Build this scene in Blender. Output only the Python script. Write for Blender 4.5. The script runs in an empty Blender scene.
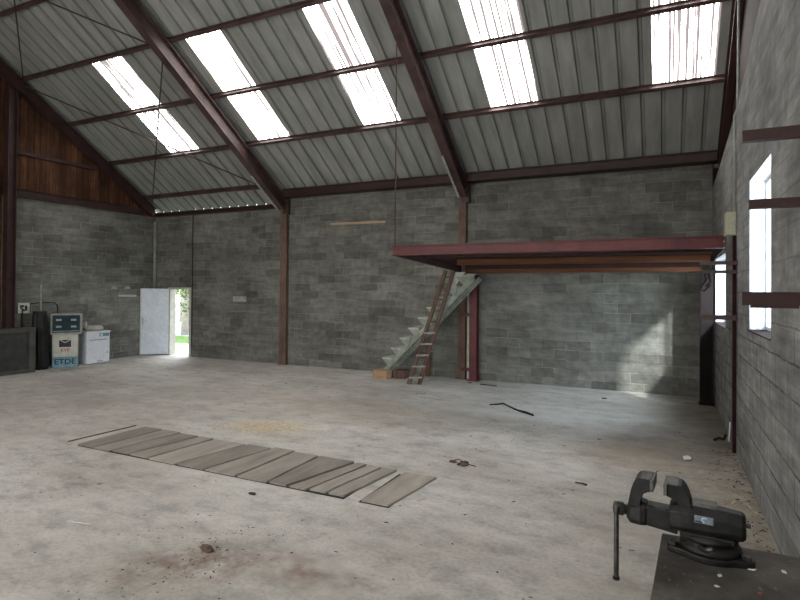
import bpy, bmesh, math, random
from mathutils import Vector, Matrix, noise
random.seed(7)
SC = bpy.context.scene
COL = SC.collection
PI = math.pi

# ------------------------------------------------------------------ materials
class NT:
    def __init__(s, name):
        s.m = bpy.data.materials.new(name); s.m.use_nodes = True
        s.t = s.m.node_tree; s.t.nodes.clear()
        s.out = s.n('ShaderNodeOutputMaterial')
    def n(s, typ, **kw):
        nd = s.t.nodes.new(typ)
        for k, v in kw.items():
            setattr(nd, k, v)
        return nd
    def l(s, a, b): s.t.links.new(a, b)
    def coord(s, kind='Object'):
        return s.n('ShaderNodeTexCoord').outputs[kind]
    def mapping(s, vec, scale=(1, 1, 1), loc=(0, 0, 0), rot=(0, 0, 0)):
        mp = s.n('ShaderNodeMapping'); s.l(vec, mp.inputs[0])
        mp.inputs['Scale'].default_value = scale; mp.inputs['Location'].default_value = loc
        mp.inputs['Rotation'].default_value = rot
        return mp.outputs[0]
    def noise(s, vec, scale, detail=4, rough=.55):
        nd = s.n('ShaderNodeTexNoise'); s.l(vec, nd.inputs['Vector'])
        nd.inputs['Scale'].default_value = scale; nd.inputs['Detail'].default_value = detail
        nd.inputs['Roughness'].default_value = rough
        return nd.outputs['Fac']
    def ramp(s, fac, stops):
        r = s.n('ShaderNodeValToRGB'); s.l(fac, r.inputs[0])
        e = r.color_ramp.elements
        while len(e) < len(stops): e.new(.5)
        for i, (p, c) in enumerate(stops):
            e[i].position = p; e[i].color = (c, c, c, 1) if isinstance(c, (int, float)) else (*c, 1)
        return r.outputs[0]
    def mix(s, fac, a, b, mode='MIX'):
        x = s.n('ShaderNodeMix', data_type='RGBA', blend_type=mode)
        for sock, v in ((x.inputs[0], fac), (x.inputs[6], a), (x.inputs[7], b)):
            if isinstance(v, (int, float)): sock.default_value = v
            elif isinstance(v, tuple): sock.default_value = (*v, 1)
            else: s.l(v, sock)
        return x.outputs[2]
    def math(s, op, a, b=None):
        x = s.n('ShaderNodeMath', operation=op)
        for i, v in enumerate((a, b)):
            if v is None: continue
            if isinstance(v, (int, float)): x.inputs[i].default_value = v
            else: s.l(v, x.inputs[i])
        return x.outputs[0]
    def bsdf(s, color, rough=.7, metal=0, bump=None, bstr=.3, bdist=.01, spec=.3):
        p = s.n('ShaderNodeBsdfPrincipled')
        if isinstance(color, tuple): p.inputs['Base Color'].default_value = (*color, 1)
        else: s.l(color, p.inputs['Base Color'])
        if isinstance(rough, (int, float)): p.inputs['Roughness'].default_value = rough
        else: s.l(rough, p.inputs['Roughness'])
        p.inputs['Metallic'].default_value = metal
        p.inputs['Specular IOR Level'].default_value = spec
        if bump is not None:
            b = s.n('ShaderNodeBump'); b.inputs['Strength'].default_value = bstr; b.inputs['Distance'].default_value = bdist
            s.l(bump, b.inputs['Height']); s.l(b.outputs[0], p.inputs['Normal'])
        s.l(p.outputs[0], s.out.inputs[0])
        return p

def mottled(name, c1, c2, scale=4, rough=.7, metal=0, bump=.2, spec=.3, stretch=(1, 1, 1), lo=.35, hi=.65):
    """two tones broken up by noise"""
    t = NT(name); v = t.mapping(t.coord(), stretch)
    f = t.noise(v, scale, 6, .6)
    c = t.mix(t.ramp(f, [(lo, 0.0), (hi, 1.0)]), c1, c2)
    f2 = t.noise(v, scale * 9, 3, .6)
    c = t.mix(.35, c, t.ramp(f2, [(.25, .35), (.75, 1.0)]), 'MULTIPLY')
    t.bsdf(c, rough, metal, f2, bump, .004, spec)
    return t.m

def block_mat(name, axis, tone=(1, 1, 1), bw=.5, rh=.2, bright=1.0, off=(0, 0), streak=0, con=1.0, mlo=.09, mhi=.34, ms=.007):
    t = NT(name); co = t.coord()
    sp = t.n('ShaderNodeSeparateXYZ'); t.l(co, sp.inputs[0])
    cb = t.n('ShaderNodeCombineXYZ'); t.l(sp.outputs['X' if axis == 'x' else 'Y'], cb.inputs[0]); t.l(sp.outputs['Z'], cb.inputs[1])
    v = t.mapping(cb.outputs[0], loc=(off[0], off[1], 0))
    wob = t.n('ShaderNodeTexNoise'); t.l(v, wob.inputs['Vector']); wob.inputs['Scale'].default_value = 5; wob.inputs['Detail'].default_value = 3
    vm = t.n('ShaderNodeVectorMath', operation='SCALE'); 
    sb = t.n('ShaderNodeVectorMath', operation='SUBTRACT'); t.l(wob.outputs['Color'], sb.inputs[0]); sb.inputs[1].default_value = (.5, .5, .5)
    t.l(sb.outputs[0], vm.inputs[0]); vm.inputs['Scale'].default_value = .03
    ad = t.n('ShaderNodeVectorMath', operation='ADD'); t.l(v, ad.inputs[0]); t.l(vm.outputs[0], ad.inputs[1])
    br = t.n('ShaderNodeTexBrick', offset=.5, offset_frequency=2)
    t.l(ad.outputs[0], br.inputs['Vector'])
    br.inputs['Scale'].default_value = 1; br.inputs['Brick Width'].default_value = bw; br.inputs['Row Height'].default_value = rh
    br.inputs['Mortar Size'].default_value = ms; br.inputs['Mortar Smooth'].default_value = .6; br.inputs['Bias'].default_value = 0
    br.inputs['Color1'].default_value = (.0, .0, .0, 1); br.inputs['Color2'].default_value = (1, 1, 1, 1); br.inputs['Mortar'].default_value = (.5, .5, .5, 1)
    a = tuple(.12 * x * bright for x in tone); b = tuple(.24 * x * bright for x in tone)
    bc = t.ramp(br.outputs['Color'], [(.0, .5 - .5 * con), (.16, .5 - .38 * con), (.34, .5), (.75, .5 + .12 * con), (1.0, .5 + .45 * con)])
    c = t.mix(bc, a, b)
    big = t.noise(v, .9, 5, .6)
    c = t.mix(.75, c, t.ramp(big, [(.3, .55), (.7, 1.3)]), 'MULTIPLY')
    vs = t.mapping(v, (1, .35, 1)) if streak else v
    mid = t.noise(vs, 7, 5, .65)
    c = t.mix(.6, c, t.ramp(mid, [(.28, .55), (.72, 1.25)]), 'MULTIPLY')
    hs = t.noise(t.mapping(v, (.9, 4.5, 1)), 1.6, 4, .6)
    c = t.mix(.6, c, t.ramp(hs, [(.3, .65), (.7, 1.3)]), 'MULTIPLY')
    fine = t.noise(v, 70, 2, .6)
    c = t.mix(.4, c, t.ramp(fine, [(.3, .6), (.7, 1.2)]), 'MULTIPLY')
    pick = t.noise(v, 1.7, 3, .5)
    fac = br.outputs['Fac']
    if streak:
        sz = t.n('ShaderNodeMapRange'); t.l(sp.outputs['Z'], sz.inputs[0]); sz.inputs[1].default_value = 3.0; sz.inputs[2].default_value = .8; sz.inputs[3].default_value = .3; sz.inputs[4].default_value = 1.0
        fac = t.math('MULTIPLY', fac, t.math('MULTIPLY', sz.outputs[0], t.ramp(t.noise(v, 2.3, 4, .6), [(.30, .3), (.5, 1.0)])))
        dg = t.noise(t.mapping(v, (.7, 5, 1), rot=(0, 0, .75)), 2.2, 5, .65)
        c = t.mix(.7, c, t.ramp(dg, [(.3, .6), (.7, 1.35)]), 'MULTIPLY')
    mort = t.mix(t.ramp(pick, [(.42, 0.0), (.6, 1.0)]), tuple(mlo * x * bright for x in tone), tuple(mhi * x * bright for x in tone))
    c = t.mix(t.math('MULTIPLY', fac, .9 if streak else .65), c, mort)
    h = t.math('SUBTRACT', t.math('ADD', t.math('MULTIPLY', fine, .3), t.math('MULTIPLY', mid, .35)), t.math('MULTIPLY', fac, .8))
    t.bsdf(c, .92, 0, h, .5, .012, .15)
    return t.m

def floor_mat():
    t = NT('concrete_floor'); v = t.coord()
    big = t.noise(t.mapping(v, (.6, 1, 1)), .55, 6, .62)
    c = t.mix(t.ramp(big, [(.32, 0.0), (.68, 1.0)]), (.35, .318, .275), (.60, .57, .525))
    mid = t.noise(t.mapping(v, (1, 1.6, 1), rot=(0, 0, .4)), 2.6, 7, .72)
    c = t.mix(.85, c, t.ramp(mid, [(.3, .52), (.5, 1.0), (.72, 1.25)]), 'MULTIPLY')
    fine = t.noise(v, 28, 4, .7)
    c = t.mix(.5, c, t.ramp(fine, [(.28, .55), (.55, 1.05), (.8, 1.15)]), 'MULTIPLY')
    # dirt toward the walls at the far side and the +X wall
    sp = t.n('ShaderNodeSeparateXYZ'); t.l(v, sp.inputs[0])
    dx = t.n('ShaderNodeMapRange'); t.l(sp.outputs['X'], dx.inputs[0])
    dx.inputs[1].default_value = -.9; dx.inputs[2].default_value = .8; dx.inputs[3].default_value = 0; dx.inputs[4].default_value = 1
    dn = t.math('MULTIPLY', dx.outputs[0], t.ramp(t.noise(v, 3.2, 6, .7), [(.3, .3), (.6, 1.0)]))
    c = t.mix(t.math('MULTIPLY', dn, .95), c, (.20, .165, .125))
    def blot(c, cx, cy, rx, ry, rot, col, amt, nsc=3.0, lo=.35, hi=.6):
        d = t.mapping(v, (1 / rx, 1 / ry, 0), (0, 0, 0))
        mp = t.n('ShaderNodeMapping', vector_type='TEXTURE'); t.l(v, mp.inputs[0])
        mp.inputs['Location'].default_value = (cx, cy, 0); mp.inputs['Rotation'].default_value = (0, 0, rot); mp.inputs['Scale'].default_value = (rx, ry, 1)
        ln = t.n('ShaderNodeVectorMath', operation='LENGTH'); t.l(mp.outputs[0], ln.inputs[0])
        mask = t.ramp(ln.outputs['Value'], [(.15, 1.0), (1.0, 0.0)])
        nn = t.ramp(t.noise(v, nsc, 6, .7), [(lo, 0.0), (hi, 1.0)])
        return t.mix(t.math('MULTIPLY', t.math('MULTIPLY', mask, nn), amt), c, col)
    c = blot(c, -3.05, 3.0, .75, .42, .6, (.15, .08, .05), .85, 6)
    c = blot(c, -2.3, 3.25, .55, .3, -.2, (.17, .09, .055), .7, 7)
    c = blot(c, -5.2, 6.4, .9, .5, .3, (.60, .44, .22), 1.0, 9, .38, .55)
    c = blot(c, -5.0, 8.0, 3.0, 1.3, 0, (.40, .30, .21), .5, 2)
    c = blot(c, -.4, 7.2, .9, .7, 0, (.42, .28, .16), .5, 5)
    c = blot(c, -9.5, 6.5, 3.2, 2.0, 0, (.27, .24, .20), .6, 1.3)
    c = blot(c, -13.2, 8.6, .9, .5, 1.3, (.10, .085, .07), .7, 4)
    c = blot(c, .55, 5.0, .5, 2.2, 0, (.16, .12, .085), .7, 8)
    c = blot(c, -2.0, 9.0, 3.0, 1.0, 0, (.62, .60, .57), .6, 2.2)
    h = t.math('ADD', t.math('MULTIPLY', fine, .6), mid)
    t.bsdf(c, t.ramp(mid, [(.3, .55), (.7, .85)]), 0, h, .25, .01, .3)
    return t.m

def roof_mat():
    t = NT('grey_roof_sheet'); v = t.coord()
    s = t.noise(t.mapping(v, (1.2, .25, .25)), 3, 5, .6)
    c = t.mix(t.ramp(s, [(.3, 0.0), (.7, 1.0)]), (.235, .24, .222), (.36, .362, .335))
    f = t.noise(t.mapping(v, (2.2, .35, .35)), 3, 4, .6)
    c = t.mix(.5, c, t.ramp(f, [(.3, .6), (.7, 1.1)]), 'MULTIPLY')
    sp = t.n('ShaderNodeSeparateXYZ'); t.l(v, sp.inputs[0])
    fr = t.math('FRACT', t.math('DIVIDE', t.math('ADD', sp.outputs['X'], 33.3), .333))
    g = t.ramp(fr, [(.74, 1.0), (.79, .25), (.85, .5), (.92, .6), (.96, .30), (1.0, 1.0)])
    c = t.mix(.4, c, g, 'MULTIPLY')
    t.bsdf(c, .75, 0, None, .1, .005, .2)
    return t.m

def skylight_mat(strength):
    t = NT('translucent_roof_sheet'); v = t.coord('Generated'); o = t.coord()
    s1 = t.noise(t.mapping(o, (24, .18, .18)), 1.0, 4, .6)
    s2 = t.noise(t.mapping(o, (30, 1.3, 1.3)), 1.0, 4, .7)
    m1 = t.ramp(s1, [(.49, .0), (.525, 1.0)])
    m2 = t.ramp(s2, [(.36, .05), (.45, 1.0)])
    m = t.mix(1.0, m1, m2, 'MULTIPLY')
    col = t.mix(m, (.62, .52, .52), (1, .99, .96))
    em = t.n('ShaderNodeEmission'); t.l(col, em.inputs[0])
    st = t.n('ShaderNodeMapRange'); t.l(m, st.inputs[0]); st.inputs[3].default_value = .55; st.inputs[4].default_value = strength
    t.l(st.outputs[0], em.inputs[1])
    tr = t.n('ShaderNodeBsdfTranslucent'); t.l(t.mix(m, (.03, .025, .022), (.5, .5, .48)), tr.inputs[0])
    ad = t.n('ShaderNodeAddShader'); t.l(em.outputs[0], ad.inputs[0]); t.l(tr.outputs[0], ad.inputs[1])
    t.l(ad.outputs[0], t.out.inputs[0])
    return t.m

def wood_boards(name, c1, c2, axis_scale=(7, 7, .5), rough=.8, board=None):
    t = NT(name); v = t.coord()
    f = t.noise(t.mapping(v, axis_scale), 2.2, 6, .65)
    c = t.mix(t.ramp(f, [(.3, 0.0), (.7, 1.0)]), c1, c2)
    h = f
    if board:   # vertical boards along Y
        sp = t.n('ShaderNodeSeparateXYZ'); t.l(v, sp.inputs[0])
        k = t.math('DIVIDE', sp.outputs['Y'], board)
        fr = t.math('FRACT', k)
        g = t.ramp(fr, [(.0, .12), (.06, 1.0), (.94, 1.0), (1.0, .12)])
        fl = t.math('FLOOR', k)
        wn = t.n('ShaderNodeTexWhiteNoise', noise_dimensions='1D'); t.l(fl, wn.inputs['W'])
        c = t.mix(.8, c, t.ramp(wn.outputs['Value'], [(0, .45), (1, 1.35)]), 'MULTIPLY')
        c = t.mix(1.0, c, g, 'MULTIPLY')
        big = t.noise(v, 1.1, 5, .7)
        c = t.mix(.8, c, t.ramp(big, [(.35, .35), (.65, 1.2)]), 'MULTIPLY')
        h = t.math('ADD', g, t.math('MULTIPLY', f, .3))
    t.bsdf(c, rough, 0, h, .4, .006, .2)
    return t.m

def thin_glass():
    t = NT('window_glass')
    tr = t.n('ShaderNodeBsdfTransparent'); tr.inputs[0].default_value = (.93, .96, .97, 1)
    gl = t.n('ShaderNodeBsdfGlossy'); gl.inputs['Roughness'].default_value = .05
    mx = t.n('ShaderNodeMixShader'); mx.inputs[0].default_value = .07; t.l(tr.outputs[0], mx.inputs[1]); t.l(gl.outputs[0], mx.inputs[2])
    t.l(mx.outputs[0], t.out.inputs[0]); return t.m

def film_mat():
    t = NT('polythene_film'); v = t.coord()
    f = t.noise(t.mapping(v, (14, 14, 1.2)), 1.0, 4, .6)
    c = t.mix(t.ramp(f, [(.35, 0.0), (.65, 1.0)]), (.78, .85, .96), (.90, .95, 1.0))
    d = t.n('ShaderNodeBsdfDiffuse'); t.l(c, d.inputs[0])
    tr = t.n('ShaderNodeBsdfTranslucent'); t.l(c, tr.inputs[0])
    mx = t.n('ShaderNodeMixShader'); mx.inputs[0].default_value = .45; t.l(d.outputs[0], mx.inputs[1]); t.l(tr.outputs[0], mx.inputs[2])
    t.l(mx.outputs[0], t.out.inputs[0]); return t.m

M = {}
M['block_back'] = block_mat('grey_blockwork_back', 'x', (1, .985, .87), off=(.12, .03), con=.72)
M['block_left'] = block_mat('grey_blockwork_gable', 'y', (1, .99, .89), off=(.2, .03), bright=1.02, con=.72)
M['block_right'] = block_mat('grey_blockwork_side', 'y', (1, .985, .94), bw=.5, rh=.25, bright=1.32, off=(.15, .0), streak=1, con=.25, mlo=.02, mhi=.10, ms=.012)
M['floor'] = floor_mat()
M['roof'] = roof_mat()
M['skylight'] = skylight_mat(13.0)
M['rust_steel'] = mottled('red_oxide_steel', (.050, .029, .027), (.098, .058, .052), 3, .5, 0, .15, .35)
M['dark_steel'] = mottled('dark_maroon_steel', (.030, .013, .012), (.058, .026, .024), 3, .55, 0, .15, .35)
M['red_steel'] = mottled('bright_red_primer_steel', (.072, .009, .009), (.125, .021, .019), 3, .5, 0, .15, .4)
M['column_rust'] = mottled('faded_rust_column', (.12, .075, .058), (.20, .135, .105), 5, .75, 0, .25, .2, (1, 1, .4))
M['galv'] = mottled('galvanised_steel', (.36, .35, .32), (.55, .54, .50), 12, .5, .2, .1, .4)
M['joist_wood'] = wood_boards('orange_brown_joist', (.085, .033, .017), (.165, .072, .036), (.6, 6, 6))
M['clad'] = wood_boards('brown_timber_cladding', (.045, .018, .009), (.16, .070, .034), (7, 7, .5), .8, .16)
M['deck_under'] = mottled('dark_red_decking', (.03, .012, .010), (.06, .022, .018), 3, .7)
M['plank'] = [wood_boards('weathered_plank_%d' % i, tuple(x * k for x in (.225, .195, .165)), tuple(x * k for x in (.365, .325, .28)), (2.6, .5, 3)) for i, k in enumerate((.8, 1.0, 1.2))]
M['pale_wood'] = wood_boards('pale_timber', (.34, .22, .13), (.50, .36, .23), (1, 6, 6))
M['box_wood'] = wood_boards('plain_timber_box', (.32, .20, .125), (.46, .31, .20), (1, 6, 6))
M['old_wood'] = wood_boards('old_dark_timber', (.075, .045, .030), (.17, .115, .085), (6, 6, .8))
M['brown_board'] = wood_boards('red_brown_board', (.09, .04, .025), (.17, .085, .055), (6, 6, .8))
M['stair_green'] = mottled('pale_green_paint', (.24, .27, .215), (.40, .43, .35), 6, .7, 0, .2)
M['stair_tread'] = mottled('pale_grey_tread', (.42, .42, .36), (.58, .58, .50), 6, .7, 0, .2)
M['white'] = mottled('white_enamel', (.74, .77, .82), (.82, .85, .90), 2, .35, 0, .02, .5)
M['door_white'] = mottled('white_door_paint', (.62, .67, .74), (.74, .79, .86), 2, .45, 0, .05, .4)
M['off_white'] = mottled('aged_white_paint', (.45, .44, .38), (.60, .59, .52), 7, .6, 0, .05)
M['cream'] = mottled('cream_plastic', (.40, .39, .29), (.52, .51, .39), 5, .5, 0, .03)
M['wall_patch'] = mottled('pale_cement_patch', (.30, .30, .25), (.42, .42, .36), 9, .9, 0, .2)
M['teal'] = mottled('teal_blue_paint', (.12, .24, .30), (.22, .36, .42), 5, .5)
M['teal_dark'] = mottled('dark_teal_ink', (.012, .035, .055), (.02, .05, .075), 5, .6)
M['black_ink'] = mottled('black_ink', (.02, .02, .025), (.04, .04, .045), 5, .6)
M['red_ink'] = mottled('red_ink', (.30, .07, .05), (.36, .11, .08), 5, .6)
M['glass_dark'] = mottled('dark_slate_panel', (.016, .032, .038), (.034, .058, .066), 4, .7, 0, .02, .15)
M['tag_pale'] = mottled('pale_grey_tag', (.24, .29, .30), (.36, .40, .40), 6, .6)
M['grey_frame'] = mottled('grey_painted_frame', (.24, .24, .22), (.36, .36, .33), 6, .6)
M['crate_grey'] = mottled('dull_grey_steel', (.045, .041, .036), (.09, .083, .073), 4, .7)
M['crate_panel'] = mottled('dull_grey_panel', (.026, .027, .024), (.055, .056, .05), 4, .7)
M['black_tarp'] = mottled('black_tarpaulin', (.008, .008, .008), (.022, .021, .02), 6, .6, 0, .3)
M['black_rubber'] = mottled('black_rubber', (.012, .011, .011), (.025, .023, .022), 8, .7)
M['vise'] = mottled('worn_dark_cast_iron', (.007, .007, .0065), (.022, .021, .019), 18, .5, .3, .35, .4)
M['vise_worn'] = mottled('worn_grey_jaw_steel', (.07, .067, .058), (.16, .155, .14), 30, .5, .3, .3, .4)
M['vise_bar'] = mottled('worn_steel_bar', (.05, .048, .044), (.12, .115, .105), 30, .38, .7, .2, .5)
M['badge'] = mottled('blue_grey_badge', (.15, .19, .23), (.25, .29, .33), 30, .4, .2, .05, .5)
M['badge_dark'] = mottled('badge_dark_band', (.05, .07, .09), (.08, .10, .12), 30, .4, .2)
M['badge_light'] = mottled('badge_pale_emblem', (.50, .56, .58), (.62, .68, .7), 30, .4)
M['bench'] = mottled('dirty_bench_top', (.045, .040, .034), (.115, .105, .092), 5, .75, 0, .35, .25)
M['foil'] = mottled('pale_paper', (.62, .62, .60), (.75, .75, .73), 20, .6)
M['leaf_brown'] = mottled('dry_brown_leaf', (.07, .045, .03), (.16, .11, .075), 30, .8)
M['splinter'] = mottled('pale_splinter', (.42, .34, .22), (.58, .50, .36), 30, .8)
M['dark_chip'] = mottled('dark_chip', (.03, .024, .02), (.07, .055, .045), 30, .8)
M['grass'] = mottled('green_grass', (.10, .20, .04), (.22, .36, .09), 3, .9)
M['gravel'] = mottled('grey_gravel_path', (.38, .40, .40), (.55, .57, .57), 30, .9)
M['bark'] = mottled('pale_tree_bark', (.45, .40, .34), (.66, .60, .54), 8, .9)
M['leaf_green'] = mottled('fresh_green_leaf', (.15, .24, .06), (.32, .42, .15), 2, .7)
M['leaf_dark'] = mottled('darker_green_leaf', (.07, .15, .04), (.16, .27, .08), 2, .7)
M['glass'] = thin_glass()
M['shade_black'] = mottled('shade_blackened_steel', (.006, .004, .004), (.012, .008, .008), 3, .8, 0, .1, .1)  # corner post colour, shade put into the base tone
M['infill'] = mottled('dark_maroon_infill', (.016, .007, .007), (.03, .013, .012), 3, .8, 0, .1, .1)
M['film'] = film_mat()
M['reveal'] = mottled('whitewashed_reveal', (.66, .70, .76), (.78, .82, .88), 4, .8)
M['pvc'] = mottled('white_pvc', (.55, .56, .56), (.66, .67, .67), 8, .5)

# ------------------------------------------------------------------ mesh helpers
class MB:
    def __init__(s): s.b = bmesh.new()
    def box(s, x0, x1, y0, y1, z0, z1, bev=0):
        vs = [s.b.verts.new(p) for p in ((x0, y0, z0), (x1, y0, z0), (x1, y1, z0), (x0, y1, z0), (x0, y0, z1), (x1, y0, z1), (x1, y1, z1), (x0, y1, z1))]
        fs = [s.b.faces.new([vs[i] for i in q]) for q in ((3, 2, 1, 0), (4, 5, 6, 7), (0, 1, 5, 4), (1, 2, 6, 5), (2, 3, 7, 6), (3, 0, 4, 7))]
        if bev:
            es = list({e for f in fs for e in f.edges})
            bmesh.ops.bevel(s.b, geom=es, offset=bev, segments=2, affect='EDGES', profile=.5)
        return s
    def prism(s, pts, y0, y1, axis='y'):
        """closed profile (a,b) extruded along an axis: 'y': (x,z); 'x': (y,z); 'z': (x,y)"""
        mk = {'y': lambda a, b, c: (a, c, b), 'x': lambda a, b, c: (c, a, b), 'z': lambda a, b, c: (a, b, c)}[axis]
        A = [s.b.verts.new(mk(a, b, y0)) for a, b in pts]; B = [s.b.verts.new(mk(a, b, y1)) for a, b in pts]
        n = len(pts)
        s.b.faces.new(A); s.b.faces.new(B[::-1])
        for i in range(n):
            j = (i + 1) % n
            s.b.faces.new((A[i], B[i], B[j], A[j]))
        return s
    def bar(s, p, q, w, h, up=(0, 0, 1)):
        """rectangular bar from p to q, w across, h along up"""
        p, q = Vector(p), Vector(q); d = (q - p).normalized(); u = Vector(up)
        r = d.cross(u).normalized(); u = r.cross(d).normalized()
        v = []
        for c in (p, q):
            for a, b in ((-1, -1), (1, -1), (1, 1), (-1, 1)):
                v.append(s.b.verts.new(c + r * (a * w / 2) + u * (b * h / 2)))
        for f in ((3, 2, 1, 0), (4, 5, 6, 7), (0, 1, 5, 4), (1, 2, 6, 5), (2, 3, 7, 6), (3, 0, 4, 7)):
            s.b.faces.new([v[i] for i in f])
        return s
    def ibeam(s, p, q, w, h, tw=.012, tf=.018, up=(0, 0, 1)):
        p, q = Vector(p), Vector(q); d = (q - p).normalized(); u = Vector(up)
        r = d.cross(u).normalized(); u = r.cross(d).normalized()
        for o in (-1, 1):
            off = u * (o * (h - tf) / 2)
            s.bar(p + off, q + off, w, tf, u)
        s.bar(p, q, tw, h - 2 * tf, u)
        return s
    def tube(s, pts, r, n=8, cap=True):
        pts = [Vector(p) for p in pts]; rs = r if isinstance(r, (list, tuple)) else [r] * len(pts)
        rings = []; ref = None
        for i, p in enumerate(pts):
            t = (pts[min(i + 1, len(pts) - 1)] - pts[max(i - 1, 0)]).normalized()
            if ref is None:
                ref = t.orthogonal().normalized()
            ref = (ref - t * ref.dot(t)).normalized(); b = t.cross(ref)
            rings.append([s.b.verts.new(p + (ref * math.cos(2 * PI * k / n) + b * math.sin(2 * PI * k / n)) * rs[i]) for k in range(n)])
        for a, c in zip(rings, rings[1:]):
            for k in range(n):
                s.b.faces.new((a[k], a[(k + 1) % n], c[(k + 1) % n], c[k]))
        if cap:
            s.b.faces.new(rings[0][::-1]); s.b.faces.new(rings[-1])
        return s
    def lathe(s, prof, n=28, c=(0, 0, 0), axis='z'):
        rings = []
        for r, h in prof:
            ring = []
            for k in range(n):
                a, b = r * math.cos(2 * PI * k / n), r * math.sin(2 * PI * k / n)
                q = (c[0] + a, c[1] + b, c[2] + h) if axis == 'z' else (c[0] + h, c[1] + a, c[2] + b)
                ring.append(s.b.verts.new(q))
            rings.append(ring)
        for a, d in zip(rings, rings[1:]):
            for k in range(n):
                s.b.faces.new((a[k], a[(k + 1) % n], d[(k + 1) % n], d[k]))
        s.b.faces.new(rings[0][::-1]); s.b.faces.new(rings[-1])
        return s
    def quad(s, *p):
        s.b.faces.new([s.b.verts.new(x) for x in p]); return s
    def blob(s, c, r, sub=3, amp=.25, freq=2.0, seed=0):
        res = bmesh.ops.create_icosphere(s.b, subdivisions=sub, radius=1)
        for v in res['verts']:
            k = 1 + amp * noise.noise(v.co * freq + Vector((seed * 7.3, seed * 3.1, 0)))
            v.co = Vector((c[0] + v.co.x * r[0] * k, c[1] + v.co.y * r[1] * k, c[2] + v.co.z * r[2] * k))
        return s
    def bevel(s, off, ang=.6, seg=2):
        bmesh.ops.recalc_face_normals(s.b, faces=s.b.faces[:])
        es = [e for e in s.b.edges if len(e.link_faces) == 2 and e.calc_face_angle(0) > ang]
        bmesh.ops.bevel(s.b, geom=es, offset=off, segments=seg, affect='EDGES', profile=.5, clamp_overlap=True)
        return s

def obj(name, mb, mat, parent=None, smooth=False):
    bm = mb.b
    bmesh.ops.recalc_face_normals(bm, faces=bm.faces[:])
    me = bpy.data.meshes.new(name); bm.to_mesh(me); bm.free()
    me.materials.append(mat)
    if smooth:
        for p in me.polygons: p.use_smooth = True
    o = bpy.data.objects.new(name, me); COL.objects.link(o)
    if parent: o.parent = parent
    return o

def tag(o, label, cat, group=None, kind=None):
    o['label'] = label; o['category'] = cat
    if group: o['group'] = group
    if kind: o['kind'] = kind
    return o

def thing(name, label, cat, loc=(0, 0, 0), rz=0, group=None, kind=None):
    o = bpy.data.objects.new(name, None); COL.objects.link(o)
    o.location = loc; o.rotation_euler = (0, 0, rz); o.empty_display_size = .1
    return tag(o, label, cat, group, kind)

def struct(name, mb, mat, label=None, parent=None, smooth=False):
    o = obj(name, mb, mat, parent, smooth)
    if parent is None: o['kind'] = 'structure'
    if label: o['label'] = label
    return o

# ------------------------------------------------------------------ dimensions
XL, XR, YB, YF = -14.15, .807, 11.95, -3.0
RIDGE = 4.5
WT = .2
SL = .663
def zp(y):            # underside of the purlins
    return 4.35 + SL * (YB - y) if y >= RIDGE else 4.35 + SL * (YB - RIDGE) - SL * (RIDGE - y)
PH = .14
def zr(y): return zp(y) + PH      # underside of roof sheets

# ------------------------------------------------------------------ floor
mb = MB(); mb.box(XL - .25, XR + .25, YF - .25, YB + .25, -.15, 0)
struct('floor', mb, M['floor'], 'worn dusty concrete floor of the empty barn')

# ------------------------------------------------------------------ back wall with doorway
DX0, DX1, DH = -13.50, -12.66, 2.02
mb = MB()
c1 = -9.19
mb.box(XL - .2, DX0, YB, YB + .2, 0, 4.27)
mb.box(DX0, DX1, YB, YB + .2, DH, 4.27)
mb.box(DX1, c1, YB, YB + .2, 0, 4.27)
mb.prism([(YB, 0), (YB + .2, 0), (YB + .2, zr(YB + .2) - .012), (YB, zr(YB) - .012)], c1, XR, 'x'); mb.box(XR + WT, XR + WT + .1, YB, YB + .2, 3.8, 4.36)
struct('wall_back', mb, M['block_back'], 'long grey concrete block wall opposite the camera')

# ------------------------------------------------------------------ gable wall at the far end (blocks below, boards above)
mb = MB()
mb.box(XL - .2, XL, 7.62, YB, 0, 4.19)
struct('wall_left', mb, M['block_left'], 'concrete block gable wall beside the small white door')
mb = MB()
def gable(mb, x0, x1, y0, y1, zlow, pts_y):
    prof = [(y0, zlow)] + [(y1, zlow)] + [(y, zr(y) - .02) for y in pts_y]
    mb.prism(prof, x0, x1, 'x')
gable(mb, XL - .08, XL - .03, 7.70, YB, 4.19, [YB, 7.70])
gable(mb, XL - .08, XL - .03, YF, 7.70, 0, [7.70, RIDGE, YF])
struct('wall_left_cladding', mb, M['clad'], 'brown timber board cladding above the gable blockwork')

# ------------------------------------------------------------------ side gable wall with two window openings
W1 = (5.55, 6.91, 1.60, 3.20)
W2 = (9.42, 11.30, 1.47, 2.60)
def ztop(y):
    P = [(-3.2, 7.4), (0, 6.3), (4.0, 5.30), (6.1, 4.76), (8.23, 4.30), (10.37, 4.10), (YB, 3.98)]
    for (a, za), (b, zb) in zip(P, P[1:]):
        if y <= b: return za + (zb - za) * (y - a) / (b - a)
    return P[-1][1]
mb = MB()
def rwall(y0, y1, z0=0, z1=None):
    n = max(1, int((y1 - y0) / .7)); ys = [y0 + (y1 - y0) * i / n for i in range(n + 1)]
    top = [(y, ztop(y) if z1 is None else z1) for y in ys[::-1]]
    mb.prism([(y0, z0), (y1, z0)] + top, XR, XR + WT, 'x')
rwall(YF, W1[0]); rwall(W1[1], W2[0]); rwall(W2[1], YB + .2)
for w in (W1, W2):
    rwall(w[0], w[1], 0, w[2]); rwall(w[0], w[1], w[3])
struct('wall_right', mb, M['block_right'], 'rough grey block side wall with two narrow windows')
mb = MB()
gable(mb, XR + .16, XR + .20, YF, YB + .19, 3.9, [YB + .19, RIDGE, YF])
mb.box(XR - .0, XR + .2, YB + .005, YB + .19, 3.9, 4.36)
struct('wall_right_cladding', mb, M['infill'], 'dark red upper gable infill above the side wall')

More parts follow.
